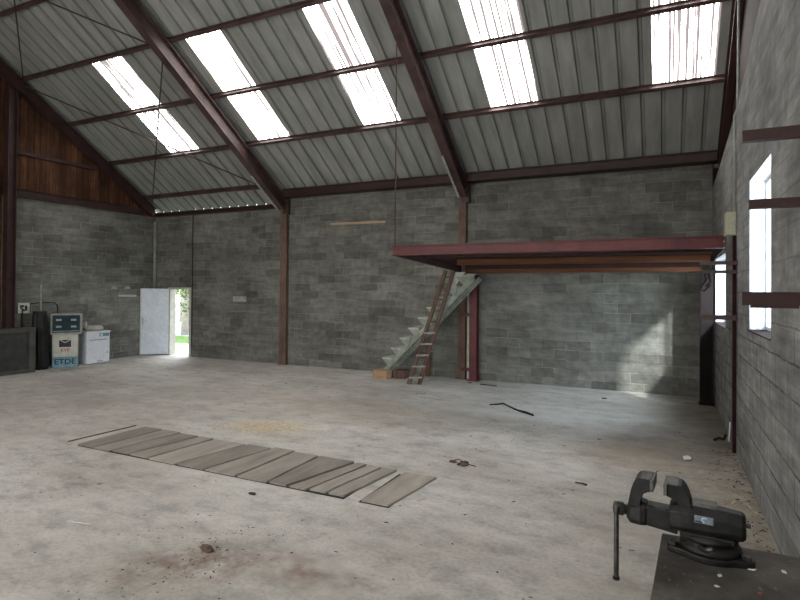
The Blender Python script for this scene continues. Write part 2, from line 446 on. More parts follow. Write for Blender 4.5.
# front wall (behind the camera) with a wide opening added to let light in
mb = MB()
OX0, OX1, OH = -10.5, -1.5, 4.0
mb.box(XL - .2, OX0, YF - .2, YF, 0, zr(YF) - .02); mb.box(OX1, XR + .2, YF - .2, YF, 0, zr(YF) - .02); mb.box(OX0, OX1, YF - .2, YF, OH, zr(YF) - .02)
struct('wall_front', mb, M['block_back'])

# ------------------------------------------------------------------ roof
SKY = [(-11.66, -10.72), (-8.77, -7.84), (-5.89, -5.00), (-3.06, -2.13), (-.20, .74)]
SY0, SY1 = 8.02, 10.35
def rib_profile(x0, x1, pitch=.333, amp=.045):
    """(x, dz): flat pans with narrow raised ribs, pattern locked to world x"""
    pts = []; k = math.floor(x0 / pitch) - 1
    while k * pitch < x1 + pitch:
        b = k * pitch
        for dx, dz in ((0, 0), (pitch * .78, 0), (pitch * .83, amp), (pitch * .95, amp)):
            pts.append((b + dx, dz))
        k += 1
    def at(x):
        for (a, za), (b, zb) in zip(pts, pts[1:]):
            if a <= x <= b: return za + (zb - za) * (x - a) / max(b - a, 1e-6)
        return 0
    return [(x0, at(x0))] + [p for p in pts if x0 < p[0] < x1] + [(x1, at(x1))]
def sheet(mb, x0, x1, y0, y1, dz=0, pitch=.333, amp=.045):
    pr = rib_profile(x0, x1, pitch, amp)
    n = max(1, int(abs(y1 - y0) / 1.2)); rows = []
    for i in range(n + 1):
        y = y0 + (y1 - y0) * i / n
        rows.append([mb.b.verts.new((x, y, zr(y) + d + dz)) for x, d in pr])
    for a, b in zip(rows, rows[1:]):
        for i in range(len(pr) - 1):
            mb.b.faces.new((a[i], a[i + 1], b[i + 1], b[i]))
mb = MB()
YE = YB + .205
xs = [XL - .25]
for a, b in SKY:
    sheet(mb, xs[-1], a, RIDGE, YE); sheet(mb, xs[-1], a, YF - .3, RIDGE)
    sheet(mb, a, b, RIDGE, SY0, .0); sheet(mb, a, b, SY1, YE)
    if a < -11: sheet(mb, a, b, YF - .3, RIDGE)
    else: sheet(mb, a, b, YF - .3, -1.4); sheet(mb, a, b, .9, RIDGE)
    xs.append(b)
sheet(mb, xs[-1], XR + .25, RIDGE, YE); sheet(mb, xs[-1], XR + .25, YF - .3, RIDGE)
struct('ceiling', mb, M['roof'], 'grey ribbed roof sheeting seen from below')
names = ['beside the timber gable', 'second from the timber gable', 'in the middle bay before the steel rafter', 'just past the middle rafter', 'beside the block side wall']
for i, (a, b) in enumerate(SKY):
    mb = MB(); sheet(mb, a - .02, b + .02, SY0 - .02, SY1 + .0, .004, .15, .03)
    struct('window_%d' % (i + 1), mb, M['skylight'], 'bright translucent roof light ' + names[i])
    if i == 0: continue
    mb = MB(); sheet(mb, a - .02, b + .02, -1.46, .96, .012, .15, .03)
    struct('window_%d' % (i + 11), mb, M['skylight'])  # unseen glowing roof lights added on the other slope to brighten the barn

# ------------------------------------------------------------------ purlins
PY = [11.49, 10.316, 9.142, 7.968, 6.794]
plab = {1: 'dark red roof purlin crossing the lower ends of the skylights',
        2: 'dark red roof purlin crossing the skylights half way up',
        3: 'dark red roof purlin at the upper ends of the skylights',
        4: 'dark red roof purlin highest up, cut by the picture corner'}
for i, y in enumerate(PY):
    if i == 0: continue
    mb = MB(); z = zp(y) + PH / 2
    up = Vector((0, SL, 1)).normalized()
    mb.ibeam((XL + .02, y, z), (XR + .15, y, z), .07, PH - .012, .01, .014, up)
    tag(obj('roof_purlin', mb, M['rust_steel']), plab[i], 'purlin', 'roof purlins')
# eave members
mb = MB(); mb.ibeam((XL + .02, 11.49, zp(11.49) + .07), (-9.26, 11.49, zp(11.49) + .07), .07, .13, .01, .014)
tag(obj('roof_purlin', mb, M['rust_steel']), 'lowest roof purlin in the end bay, above the small door', 'purlin', 'roof purlins')
mb = MB(); mb.ibeam((XL + .05, YB - .065, 4.25), (-9.32, YB - .065, 4.25), .12, .12, .01, .016)
tag(obj('wall_head_beam', mb, M['dark_steel']), 'dark red steel beam on the block wall head above the small door', 'beam', kind='thing')
for x0, x1, lb in ((-9.07, -4.18, 'dark red eave beam over the wall with the pale batten'), (-3.98, XR + .05, 'dark red eave beam over the wall above the mezzanine')):
    mb = MB(); mb.ibeam((x0, 11.64, 4.53), (x1, 11.64, 4.53), .14, .19, .012, .02)
    mb.bar((x0, 11.82, 4.445), (x1, 11.82, 4.445), .24, .012)
    tag(obj('eave_beam', mb, M['dark_steel']), lb, 'beam', 'eave beams', kind='thing')

# ------------------------------------------------------------------ rafters and columns
RH = .33
upn = Vector((0, SL, 1)).normalized()
def rafter(x, w, mat, label, h=RH, y1=YB - .12, strip=True, y0=RIDGE):
    t = thing('steel_rafter', label, 'rafter', (x, y1, 0), 0, 'steel roof rafters')
    mb = MB()
    dr = .05 if strip else 0
    A = Vector((0, 0, zp(y1) - dr)) - upn * (h / 2); B = Vector((0, y0 - y1, zp(y0) - dr)) - upn * (h / 2)
    mb.ibeam(A, B, w, h, .014, .02, upn)
    obj('beam', mb, mat, t)
    if strip:
        mb = MB(); a = A - upn * (h / 2 + .012) + Vector((-w / 2 + .012, -.02, 0)); d = (B - A).normalized()
        mb.bar(a, a + d * 1.25, .045, .03, upn)
        obj('edge_highlight', mb, M['galv'], t)  # pale strip imitates light caught on the bottom flange edge
        mb = MB(); mb.box(-w / 2, w / 2, -.0, .10, zp(y1) - .42, zp(y1) - .02)
        obj('knee_plate', mb, mat, t)
        for yy in (10.316, 9.142, 7.968, 6.794):
            mb = MB(); mb.box(-.03, .03, yy - y1 - .05, yy - y1 + .02, zp(yy) - .09, zp(yy) + .06); obj('purlin_cleat', mb, mat, t)
    return t
rafter(-9.12, .18, M['rust_steel'], 'sloping dark red rafter between the first two skylights')
rafter(-4.08, .18, M['rust_steel'], 'sloping dark red rafter meeting the wall above the mezzanine end')
rafter(XL + .10, .16, M['dark_steel'], 'dark rafter along the slope of the brown timber gable', .26, strip=False)
rafter(XR + .10, .10, M['dark_steel'], 'dark rafter above the block side wall beside the last skylight', .46, strip=False)

def column(x0, x1, y, d, h, mat, label, spread=True, group='wall columns'):
    t = thing('steel_column', label, 'column', ((x0 + x1) / 2, y, 0), 0, group, 'thing')
    w = x1 - x0
    mb = MB(); mb.box(-w / 2, w / 2, -d, -d + .016, 0, h); mb.box(-w / 2, w / 2, -.016, -.001, 0, h); mb.box(-.007, .007, -d + .016, -.016, 0, h)
    obj('shaft', mb, mat, t)
    mb = MB(); mb.box(-w / 2 - .04, w / 2 + .04, -d - .04, -.001, 0, .018)
    obj('base_plate', mb, mat, t)
    return t
column(-9.30, -9.08, YB, .10, 4.12, M['column_rust'], 'faded rust column standing on the back wall between door and stair')
column(-4.25, -4.07, YB, .10, 4.12, M['column_rust'], 'faded rust column behind the stair head, beside the red post')
column(-14.11, -13.93, 7.80, .20, 6.72, M['dark_steel'], 'tall dark red column standing against the timber gable')
mb = MB()

# red post linked to the column, and the dark post in the corner (they carry the mezzanine)
t = thing('mezzanine_post', 'bright red steel post under the mezzanine beside the stair head', 'post', (-3.84, 11.78, 0), 0, 'mezzanine posts')
mb = MB(); mb.ibeam((0, 0, .0), (0, 0, 2.36), .17, .17, .012, .016, (0, 1, 0)); obj('shaft', mb, M['red_steel'], t)
for z in (.24, 1.47):
    mb = MB(); mb.box(-.30, -.06, -.02, .02, z - .035, z + .035); obj('link_plate', mb, M['red_steel'], t)
mb = MB(); mb.box(-.13, .13, -.13, .13, 0, .015); obj('base_plate', mb, M['red_steel'], t)
t = thing('mezzanine_post', 'steel post coloured black for shade under the mezzanine in the corner by the window', 'post', (.67, 11.28, 0), 0, 'mezzanine posts')
mb = MB(); mb.ibeam((0, 0, 0), (0, 0, 2.36), .20, .20, .012, .016, (0, 1, 0)); obj('shaft', mb, M['shade_black'], t)
mb = MB(); mb.box(-.12, .12, -.13, .13, 0, .015); obj('base_plate', mb, M['shade_black'], t)
mb = MB(); mb.box(-4.05, -3.97, YB - .05, YB - .005, 0, 2.35)
tag(obj('pale_strip', mb, M['off_white']), 'pale vertical strip on the wall between rust column and red post', 'strip')

# steel beam at the head of the gable blockwork and a girt on the boards
mb = MB(); mb.ibeam((XL + .06, 7.80, 4.29), (XL + .06, 11.42, 4.29), .12, .20, .012, .016)
tag(obj('gable_beam', mb, M['dark_steel']), 'dark red beam on top of the gable blockwork, below the boards', 'beam', kind='thing')
mb = MB(); mb.bar((XL + .02, 7.74, 5.28), (XL + .02, 9.98, 5.28), .06, .08)
tag(obj('gable_rail', mb, M['dark_steel']), 'thin horizontal rail across the brown gable boards, between column and rafter', 'rail')
mb = MB(); mb.bar((XL + .02, 4.0, 4.35), (XL + .02, 7.49, 4.35), .08, .12)
tag(obj('gable_rail', mb, M['dark_steel']), 'dark rail on the boards on the camera side of the gable column', 'rail')

# wind bracing rods
def rod(name, p, q, r, mat, label, cat, group=None):
    mb = MB(); mb.tube([p, q], r, 6)
    return tag(obj(name, mb, mat), label, cat, group)
za = lambda y: zp(y) - .10
G = 'roof bracing rods'
rod('bracing_rod', (-14.0, 7.968, za(7.968)), (-9.27, 11.45, za(11.45)), .016, M['dark_steel'], 'thin brace falling from the gable rafter to the foot of the first rafter', 'rod', G)
rod('bracing_rod', (-9.27, 7.968, za(7.968)), (-13.92, 11.62, za(11.62)), .016, M['dark_steel'], 'thin brace falling steeply across the first skylight to the wall corner', 'rod', G)
rod('bracing_rod', (-14.0, 7.968, za(7.968)), (-9.27, RIDGE + .3, za(RIDGE + .3)), .016, M['dark_steel'], 'short steep brace in the top corner above the gable rafter', 'rod', G)
rod('bracing_rod', (-9.27, 7.968, za(7.968)), (-14.0, RIDGE + .3, za(RIDGE + .3)), .016, M['dark_steel'], 'flat brace in the top corner joining the first rafter', 'rod', G)

# ------------------------------------------------------------------ mezzanine
t = thing('mezzanine_platform', 'dark red steel mezzanine deck with orange-brown joists under it', 'mezzanine', (0, 0, 0))
FX0, FX1, FY = -4.15, .70, 8.32
def yz(f):   # height of the underside of the deck from front to back
    return 2.70 - .10 * f
mb = MB()   # front channel
mb.box(FX0, FX1, FY, FY + .012, 2.59, 2.75); mb.box(FX0, FX1, FY - .05, FY + .012, 2.735, 2.75); mb.box(FX0, FX1, FY - .05, FY + .012, 2.59, 2.605)
mb.box(FX0, FX1, FY + .012, FY + .17, 2.59, 2.603)
obj('front_beam', mb, M['red_steel'], t)
mb = MB(); mb.prism([(FY + .013, 2.71), (11.83, 2.57), (11.83, 2.60), (FY + .013, 2.74)], FX0 + .01, FX1 - .01, 'x')
obj('deck', mb, M['deck_under'], t)
mb = MB(); mb.prism([(FY + .013, 2.59), (11.80, 2.41), (11.80, 2.57), (FY + .013, 2.72)], FX0 - .012, FX0, 'x'); obj('side_beam', mb, M['dark_steel'], t)
mb = MB(); mb.prism([(FY + .013, 2.60), (11.20, 2.45), (11.20, 2.59), (FY + .013, 2.72)], FX1, FX1 + .012, 'x'); obj('side_beam', mb, M['dark_steel'], t)
mb = MB(); mb.box(FX0 + .45, FX1 - .03, 10.25, 10.36, 2.51, 2.62); obj('joist', mb, M['joist_wood'], t)
mb = MB(); mb.box(-3.95, .60, 11.55, 11.66, 2.39, 2.475); obj('joist', mb, M['joist_wood'], t)
mb = MB(); mb.box(-3.95, .60, 11.56, 11.65, 2.475, 2.585); obj('joist', mb, M['deck_under'], t)
mb = MB(); mb.box(FX0 + .2, FX1 - .03, 9.25, 9.33, 2.60, 2.68); obj('joist', mb, M['deck_under'], t)
ep = MB(); ep.box(FX1, FX1 + .016, FY - .07, FY + .12, 2.55, 2.80); e = obj('end_plate', ep, M['rust_steel'], t)
for y in (FY - .045, FY + .06):
    for z in (2.59, 2.67, 2.75):
        mb = MB(); mb.lathe([(.012, 0), (.012, .018)], 6, (FX1 - .016, y, z), 'x'); obj('bolt', mb, M['galv'], e)
mb = MB(); mb.tube([(FX0 + .02, FY + .03, 2.74), (FX0 + .025, FY + .03, zp(FY) + .02)], .011, 6)
tag(obj('hanger_rod', mb, M['rust_steel']), 'thin vertical rod hanging the free corner of the mezzanine from the roof', 'rod')

# ------------------------------------------------------------------ stair
t = thing('open_stair', 'pale green open stair climbing the back wall to the mezzanine', 'stair', (0, 0, 0))
SX0, SZ0, SX1, SZ1 = -5.72, .22, -3.72, 2.36
dirx = (SX1 - SX0); dirz = (SZ1 - SZ0)
for y0 in (11.06, 11.56):
    mb = MB(); w = .11
    mb.prism([(SX0 - .02, SZ0 - .0), (SX0 + .11, SZ0), (SX1 + .12, SZ1 - .12), (SX1 + .04, SZ1 - .05)], y0, y0 + .04)
    st = obj('stringer', mb, M['stair_green'], t)
NT_ = 9
for i in range(NT_):
    f = (i + .75) / (NT_ + .25)
    x = SX0 + dirx * f; z = SZ0 + dirz * f + .06
    mb = MB(); mb.box(x - .21, x + .05, 11.05, 11.61, z, z + .028)
    tr = obj('tread', mb, M['stair_tread'], t)
    for y in (11.035, 11.605):
        mb = MB(); mb.prism([(x - .19, z), (x + .06, z), (x + .02, z - .17), (x - .04, z - .16)], y, y + .014)
        obj('bracket', mb, M['stair_green'], tr)
mb = MB(); mb.prism([(-4.03, 2.40), (-3.80, 2.40), (-4.18, 1.93), (-4.24, 1.93)], 11.06, 11.075); obj('head_plate', mb, M['stair_tread'], t)
mb = MB(); mb.prism([(-3.78, 2.36), (-3.56, 2.36), (-3.82, 2.05), (-3.86, 2.05)], 11.03, 11.045); obj('head_plate', mb, M['stair_green'], t)

# wooden boxes under the stair foot
def crate(x0, x1, y0, y1, h, label, dark=False):
    o = thing('wooden_box', label, 'box', ((x0 + x1) / 2, (y0 + y1) / 2, 0), 0, 'boxes under the stair')
    w, d = (x1 - x0) / 2, (y1 - y0) / 2
    mb = MB(); mb.box(-w, w, -d, d, 0, h - .02, .006); obj('body', mb, M['old_wood' if dark else 'box_wood'], o)
    mb = MB(); mb.box(-w + .004, w - .004, -d + .004, d - .004, h - .02, h, .004); obj('lid', mb, M['old_wood' if dark else 'pale_wood'], o)
crate(-5.97, -5.62, 10.98, 11.30, .19, 'pale wooden box at the foot of the stair, end on to the room')
crate(-5.58, -5.28, 11.22, 11.50, .19, 'wooden box coloured dark for shade behind the pale one, beneath the lowest treads', True)  # darker timber stands in for the shade on this box
mb = MB(); mb.prism([(0, 0), (.11, 0), (.11, .75), (0, .75)], 0, .03)
o = obj('board', mb, M['brown_board']); o.location = (-5.04, 11.83, 0); o.rotation_euler = (-.10, 0, 0); tag(o, 'short red-brown board leaning on the wall behind the ladder foot', 'board')

# ladder leaning on the mezzanine edge
t = thing('wooden_ladder', 'dark old wooden ladder leaning up to the mezzanine edge in front of the stair', 'ladder', (0, 0, 0))
LA = (Vector((-4.93, 10.68, .0)), Vector((-4.20, 10.93, 2.43))); LB = (Vector((-4.72, 10.76, .0)), Vector((-4.05, 11.00, 2.43)))
for a, b in (LA, LB):
    mb = MB(); mb.bar(a, b, .062, .085, (0, 1, 0)); obj('rail', mb, M['old_wood'], t)
for i in range(10):
    f = (i + .6) / 10.2
    p, q = LA[0].lerp(LA[1], f), LB[0].lerp(LB[1], f)
    d = (q - p) * .14
    mb = MB(); mb.bar(p - d + Vector((0, -.03, 0)), q + d + Vector((0, -.03, .01)), .05, .035); obj('rung', mb, M['old_wood'] if i > 4 else M['plank'][1], t)

# ------------------------------------------------------------------ small door, leaf open
mb = MB()
mb.box(DX0 - .045, DX0 + .03, YB - .015, YB + .20, 0, DH + .02); mb.box(DX1 - .03, DX1 + .045, YB - .015, YB + .20, 0, DH + .02); mb.box(DX0 + .03, DX1 - .03, YB - .015, YB + .20, DH - .035, DH + .02)
d = struct('door_1', mb, M['off_white'], 'white side door standing open to the garden')
d['kind'] = 'structure'
th = math.radians(38); ux, uy = -math.cos(th), -math.sin(th)
mb = MB(); mb.box(0, .80, -.02, .02, .03, 2.0, .004)
leaf = obj('door_leaf', mb, M['door_white'], d); leaf.location = (DX0 - .01, YB - .03, 0); leaf.rotation_euler = (0, 0, math.atan2(uy, ux))
mb = MB(); mb.box(.70, .75, .02, .028, .90, 1.12); hp = obj('lock_plate', mb, M['galv'], leaf)
mb = MB(); mb.tube([(.725, .02, 1.03), (.725, .07, 1.03), (.60, .075, 1.03)], .010, 8); obj('handle', mb, M['galv'], leaf, True)
mb = MB(); mb.box(.775, .80, .0201, .026, .03, 2.0); obj('edge_rail', mb, M['off_white'], leaf)

# conduit, corner pipe, patch, battens on walls
mb = MB(); mb.tube([(-12.57, YB - .015, .30), (-12.57, YB - .015, 4.22)], .013, 6)
tag(obj('wall_conduit', mb, M['black_rubber']), 'thin dark conduit rising up the wall beside the door opening', 'conduit')
mb = MB(); mb.tube([(XL + .07, YB - .07, 2.0), (XL + .07, YB - .07, 4.05)], .05, 10)
tag(obj('corner_pipe', mb, M['grey_frame'], None, True), 'grey vertical pipe in the corner above the white door leaf', 'pipe')
mb = MB(); mb.box(-11.0, -10.52, YB - .018, YB - .002, 1.65, 1.80, .003)
tag(obj('wall_plaque', mb, M['wall_patch']), 'pale rectangular plate on the back wall past the door', 'plate')
mb = MB(); mb.bar((-7.74, YB - .02, 3.69), (-6.16, YB - .02, 3.68), .025, .055)
tag(obj('wall_batten', mb, M['pale_wood']), 'long pale timber batten fixed high on the back wall', 'batten')
mb = MB(); mb.bar((XL + .012, 10.70, 1.79), (XL + .012, 11.28, 1.78), .02, .055)
tag(obj('wall_batten', mb, M['off_white']), 'short white batten on the gable wall beside the door leaf', 'batten')
for y, lb in ((10.56, 'small white hook plate on the gable wall above the dryer'), (10.98, 'small white hook plate on the gable wall near the door leaf')):
    mb = MB(); mb.prism([(y - .10, 1.98), (y + .10, 1.98), (y + .06, 2.06), (y - .04, 2.07)], XL + .001, XL + .02, 'x')
    tag(obj('hook_plate', mb, M['wall_patch']), lb, 'plate', 'wall hook plates')

# ------------------------------------------------------------------ junk along the gable wall
# grey steel bin at picture edge
t = thing('steel_bin', 'dull grey steel bin with a framed panel, standing before the gable column', 'bin', (-13.45, 7.5, 0))
y0, y1, d = -.95, .50, .42
mb = MB(); mb.box(-d + .02, -.055, y0 + .06, y1 - .06, .06, .96); obj('panel', mb, M['crate_panel'], t)
mb = MB(); mb.box(-d, 0, y0, y1, .95, 1.06, .006); obj('top_rail', mb, M['crate_grey'], t)
mb = MB(); mb.box(-d, 0, y0, y1, 0, .09, .006); obj('bottom_rail', mb, M['crate_grey'], t)
for y in (y0, y1 - .14):
    for x in (-d, -.08):
        mb = MB(); mb.box(x, x + .08, y, y + .14, .09, .95, .005); obj('corner_post', mb, M['crate_grey'], t)
# black tarpaulin folded upright
mb = MB(); n = 40; rows = []
for k in range(9):
    z = 1.42 * k / 8; row = []
    for i in range(n):
        a = 2 * PI * i / n; r = 1 + .16 * math.sin(a * 9 + k * .25) + .10 * noise.noise(Vector((math.cos(a) * 2, math.sin(a) * 2, z * 2)))
        s_ = (1.0 - .30 * (k / 8) ** 2)
        row.append(mb.b.verts.new((-13.82 + .16 * math.cos(a) * r * s_, 8.31 + .18 * math.sin(a) * r * s_, z)))
    rows.append(row)
for a, b in zip(rows, rows[1:]):
    for i in range(n): mb.b.faces.new((a[i], a[(i + 1) % n], b[(i + 1) % n], b[i]))
mb.b.faces.new(rows[0][::-1]); mb.b.faces.new(rows[-1])
tag(obj('folded_tarpaulin', mb, M['black_tarp'], None, True), 'black tarpaulin bundle standing between the steel bin and the logo box', 'tarpaulin')
mb = MB(); mb.tube([(-14.02, 8.07, 0), (-14.12, 8.06, 1.45)], .025, 8)
tag(obj('leaning_pole', mb, M['black_rubber']), 'dark pole leaning on the gable wall behind the black bundle', 'pole')
mb = MB(); mb.tube([(XL + .03, 8.51, 1.0), (XL + .03, 8.50, 2.08)], .022, 8)
tag(obj('wall_pipe', mb, M['grey_frame'], None, True), 'short grey vertical pipe on the gable wall above the black bundle', 'pipe')
# electrical sign
t = thing('switch_panel', 'white wall panel with dark switch marks beside the gable column', 'panel', (XL, 8.09, 1.50))
mb = MB(); mb.box(.001, .05, -.14, .14, -.125, .125, .006); obj('case', mb, M['off_white'], t)
mb = MB(); mb.box(.05, .056, -.09, .0, .02, .07); mb.prism([(-.09, .02), (-.06, .02), (.03, -.05), (.03, -.08), (-.02, -.08)], .05, .056, 'x'); obj('mark', mb, M['black_ink'], t)
mb = MB(); mb.box(.05, .075, .03, .07, -.06, .06, .004); obj('switch', mb, M['black_ink'], t)
mb = MB(); mb.tube([(XL + .02, 8.23, 1.60), (XL + .02, 8.5, 1.63), (XL + .02, 8.85, 1.62), (XL + .02, 8.93, 1.55), (XL + .03, 8.95, 1.30)], .012, 6)
tag(obj('wall_cable', mb, M['black_rubber']), 'black cable looping along the gable wall from the white switch panel', 'cable')

def font(txt, size, mat, parent, loc, name='lettering', depth=.002, stretch=1.0):
    c = bpy.data.curves.new(name, 'FONT'); c.body = txt; c.size = size; c.extrude = depth; c.align_x = 'CENTER'; c.align_y = 'CENTER'; c.offset = size * .018
    c.materials.append(mat)
    tmp = bpy.data.objects.new(name, c); COL.objects.link(tmp)
    me = bpy.data.meshes.new_from_object(tmp.evaluated_get(bpy.context.evaluated_depsgraph_get()))
    bpy.data.objects.remove(tmp); me.name = name
    o = bpy.data.objects.new(name, me); COL.objects.link(o); o.parent = parent
    o.matrix_local = Matrix.Translation(loc) @ Matrix(((0, 0, 1, 0), (1, 0, 0, 0), (0, 1, 0, 0), (0, 0, 0, 1))) @ Matrix.Scale(stretch, 4, (1, 0, 0))
    return o
JR = math.radians(-38)
t = thing('logo_box', 'white box with black emblem and teal lettered base beside the dryer', 'box', (-13.62, 8.82, 0), JR)
mb = MB(); mb.box(-.30, 0, -.275, .275, .27, .83, .006); obj('body', mb, M['off_white'], t)
mb = MB(); mb.box(-.30, .004, -.28, .278, 0, .268, .006); bs = obj('base', mb, M['teal'], t)
font('ETDE', .19, M['teal_dark'], bs, (.006, 0, .14), stretch=1.05)
em = MB(); em.prism([(-.13, .51), (.13, .51), (.13, .69), (0, .61), (-.13, .69)], .001, .005, 'x'); em.prism([(-.10, .69), (0, .63), (.10, .69)], .001, .005, 'x'); obj('emblem', em, M['black_ink'], t)
font('KVE', .11, M['red_ink'], t, (.003, 0, .43))
t = thing('meter_cabinet', 'grey-framed dark cabinet with four pale tags standing on the logo box', 'cabinet', (-13.60, 8.83, .83), JR)
mb = MB(); mb.box(-.30, -.01, -.335, .335, 0, .52, .006); obj('case', mb, M['grey_frame'], t)
mb = MB()
mb.box(-.01, .02, -.335, -.30, 0, .52); mb.box(-.01, .02, .30, .335, 0, .52); mb.box(-.01, .02, -.30, .30, 0, .045); mb.box(-.01, .02, -.30, .30, .48, .52)
obj('front_frame', mb, M['grey_frame'], t)
mb = MB(); mb.box(-.01, .004, -.30, .30, .045, .48); fp = obj('front_panel', mb, M['glass_dark'], t)
for y in (-.22, .10):
    for z in (.34, .17):
        mb = MB(); mb.box(.004, .009, y, y + .12, z, z + .05, .002); obj('tag', mb, M['tag_pale'], fp)
mb = MB(); mb.box(.004, .008, -.29, .29, .075, .09); obj('lower_strip', mb, M['tag_pale'], fp)
# tumble dryer
t = thing('tumble_dryer', 'white tumble dryer standing against the gable wall', 'dryer', (-13.55, 9.68, 0))
mb = MB(); mb.box(-.56, -.012, -.33, .33, .015, .82, .008); obj('cabinet', mb, M['white'], t)
mb = MB(); mb.box(-.57, .006, -.345, .345, .82, .86, .008); obj('top', mb, M['white'], t)
mb = MB(); mb.box(-.012, 0, -.32, .32, .69, .815, .004); cp = obj('control_panel', mb, M['white'], t)
mb = MB(); mb.box(0, .005, .02, .30, .715, .80, .002); obj('display', mb, M['teal'], cp)
mb = MB(); mb.lathe([(.028, 0), (.024, .02)], 16, (.005, .08, .757), 'x'); obj('knob', mb, M['white'], cp, False)
mb = MB(); mb.box(0, .004, -.30, -.06, .70, .79, .002); obj('filter_drawer', mb, M['white'], cp)
mb = MB(); mb.box(-.012, .002, -.32, .32, .22, .675, .006); dr = obj('door', mb, M['white'], t)
mb = MB(); mb.box(.002, .008, -.26, .24, .62, .645, .002); obj('grip', mb, M['tag_pale'], dr)
mb = MB(); mb.box(.002, .006, .24, .27, .25, .31); obj('latch', mb, M['tag_pale'], dr)
mb = MB(); mb.box(-.012, 0, -.32, .32, .03, .20, .004); kp = obj('kick_panel', mb, M['white'], t)
mb = MB(); mb.box(0, .003, -.03, .12, .055, .075); obj('badge', mb, M['teal'], kp)
mb = MB(); mb.tube([(-13.75, 9.44, .93), (-13.74, 9.52, .945), (-13.72, 9.62, .935), (-13.70, 9.74, .935), (-13.72, 9.86, .93), (-13.74, 9.93, .915)], [.06, .075, .070, .076, .068, .03], 12)
mb.tube([(-13.76, 9.43, .95), (-13.76, 9.42, 1.04), (-13.77, 9.46, 1.12)], [.07, .07, .035], 12)
tag(obj('cloth_roll', mb, M['off_white'], None, True), 'lumpy white cloth roll lying on top of the dryer', 'cloth')

# ------------------------------------------------------------------ windows in the side wall
def side_window(n, w, label):
    y0, y1, z0, z1 = w
    t = bpy.data.objects.new('window_%d' % n, None); COL.objects.link(t); t['kind'] = 'structure'; t['label'] = label
    xo = XR + WT
    mb = MB()
    for a, b, c, e in ((y0, y0 + .05, z0, z1), (y1 - .05, y1, z0, z1), (y0 + .05, y1 - .05, z0, z0 + .05), (y0 + .05, y1 - .05, z1 - .05, z1)):
        mb.box(xo - .05, xo - .005, a, b, c, e)
    mb.box(xo - .045, xo - .01, (y0 + y1) / 2 - .025, (y0 + y1) / 2 + .025, z0 + .05, z1 - .05)
    obj('window_frame', mb, M['pvc'], t)
    mb = MB(); mb.box(xo - .03, xo - .026, y0 + .05, y1 - .05, z0 + .05, z1 - .05); obj('pane', mb, M['glass'], t)
    mb = MB(); mb.box(XR + .004, xo - .05, y1 - .012, y1 - .002, z0 + .012, z1 - .002); obj('reveal', mb, M['reveal'], t)
    mb = MB(); mb.box(XR + .004, xo - .05, y0 + .004, y1 - .014, z1 - .012, z1 - .002); obj('soffit_board', mb, M['reveal'], t)
    mb = MB(); mb.box(XR - .015, xo - .05, y0 + .002, y1 - .002, z0 + .001, z0 + .012); obj('sill', mb, M['infill'], t)
    # polythene sheet hanging loosely against the far reveal
    mb = MB(); nx, nz = 12, 10; g = []
    for i in range(nx + 1):
        col = []
        for k in range(nz + 1):
            u, v = i / nx, k / nz
            col.append(mb.b.verts.new((XR + .012 + (WT - .07) * u, y1 - .030 - .004 * math.sin(u * 13 + v * 1.7), z0 + .016 + (z1 - z0 - .03) * v)))
        g.append(col)
    for i in range(nx):
        for k in range(nz): mb.b.faces.new((g[i][k], g[i + 1][k], g[i + 1][k + 1], g[i][k + 1]))
    obj('plastic_sheet', mb, M['film'], t, True)
    return t
w1 = side_window(6, W1, 'tall bright window in the side wall behind the cantilever arms')
mb = MB(); mb.tube([(XR + .01, W1[1] - .06, 2.42), (XR + .06, W1[1] - .06, 2.50), (XR + .15, W1[1] - .06, 2.64)], .004, 6); obj('cord', mb, M['grey_frame'], w1)
w2 = side_window(7, W2, 'narrow bright window in the side wall under the mezzanine')

# ------------------------------------------------------------------ post, conduit, box and storage arms on the side wall
mb = MB(); mb.box(XR - .042, XR - .002, 8.01, 8.07, 0, 2.72)
tag(obj('rack_post', mb, M['infill']), 'thin dark post on the side wall carrying the short storage arms', 'post')
mb = MB(); mb.tube([(XR - .015, 8.08, 2.98), (XR - .015, 8.10, 4.25), (XR + .02, 8.12, 4.34), (XR + .03, 8.12, 5.9)], .016, 8)
tag(obj('wall_conduit', mb, M['grey_frame'], None, True), 'grey vertical conduit rising from the cream box to the roof', 'conduit')
t = thing('junction_box', 'cream junction box on the side wall at the end of the mezzanine beam', 'box', (XR - .001, 8.13, 2.73))
mb = MB(); mb.box(-.115, 0, -.11, .11, 0, .29, .008); obj('case', mb, M['cream'], t)
mb = MB(); mb.box(-.105, -.01, -.118, -.11, .015, .275, .003); obj('cover', mb, M['cream'], t)
def arm(y, z, x0, h, label, group, lip=False, d=.06):
    t = thing('storage_arm', label, 'arm', (XR - .001, y, z), 0, group)
    L = XR - x0
    mb = MB(); mb.box(-L, 0, -d / 2, -d / 2 + .006, -h / 2, h / 2); mb.box(-L, 0, -d / 2 + .006, d / 2, h / 2 - .006, h / 2); mb.box(-L, 0, -d / 2 + .006, d / 2, -h / 2, -h / 2 + .006)
    obj('channel', mb, M['dark_steel'] if not lip == 2 else M['rust_steel'], t)
    mb = MB(); mb.box(-.008, 0, -d / 2 - .03, d / 2 + .03, -h / 2 - .02, h / 2 + .02); obj('fixing_plate', mb, M['dark_steel'], t)
    if lip == 1:
        mb = MB(); mb.box(-L + .05, -.05, -d / 2 + .01, d / 2, -h / 2 - .018, -h / 2); obj('under_strip', mb, M['dark_steel'], t)
GA = 'cantilever arms in front of the tall window'
arm(4.20, 3.02, .452, .072, 'dark steel arm sticking out above the tall side window', GA)
arm(4.20, 2.575, .488, .058, 'dark steel arm crossing the tall side window half way up', GA)
arm(4.20, 1.965, .452, .085, 'dark steel arm crossing the foot of the tall side window', GA, 1)
GB = 'short storage arms on the wall post'
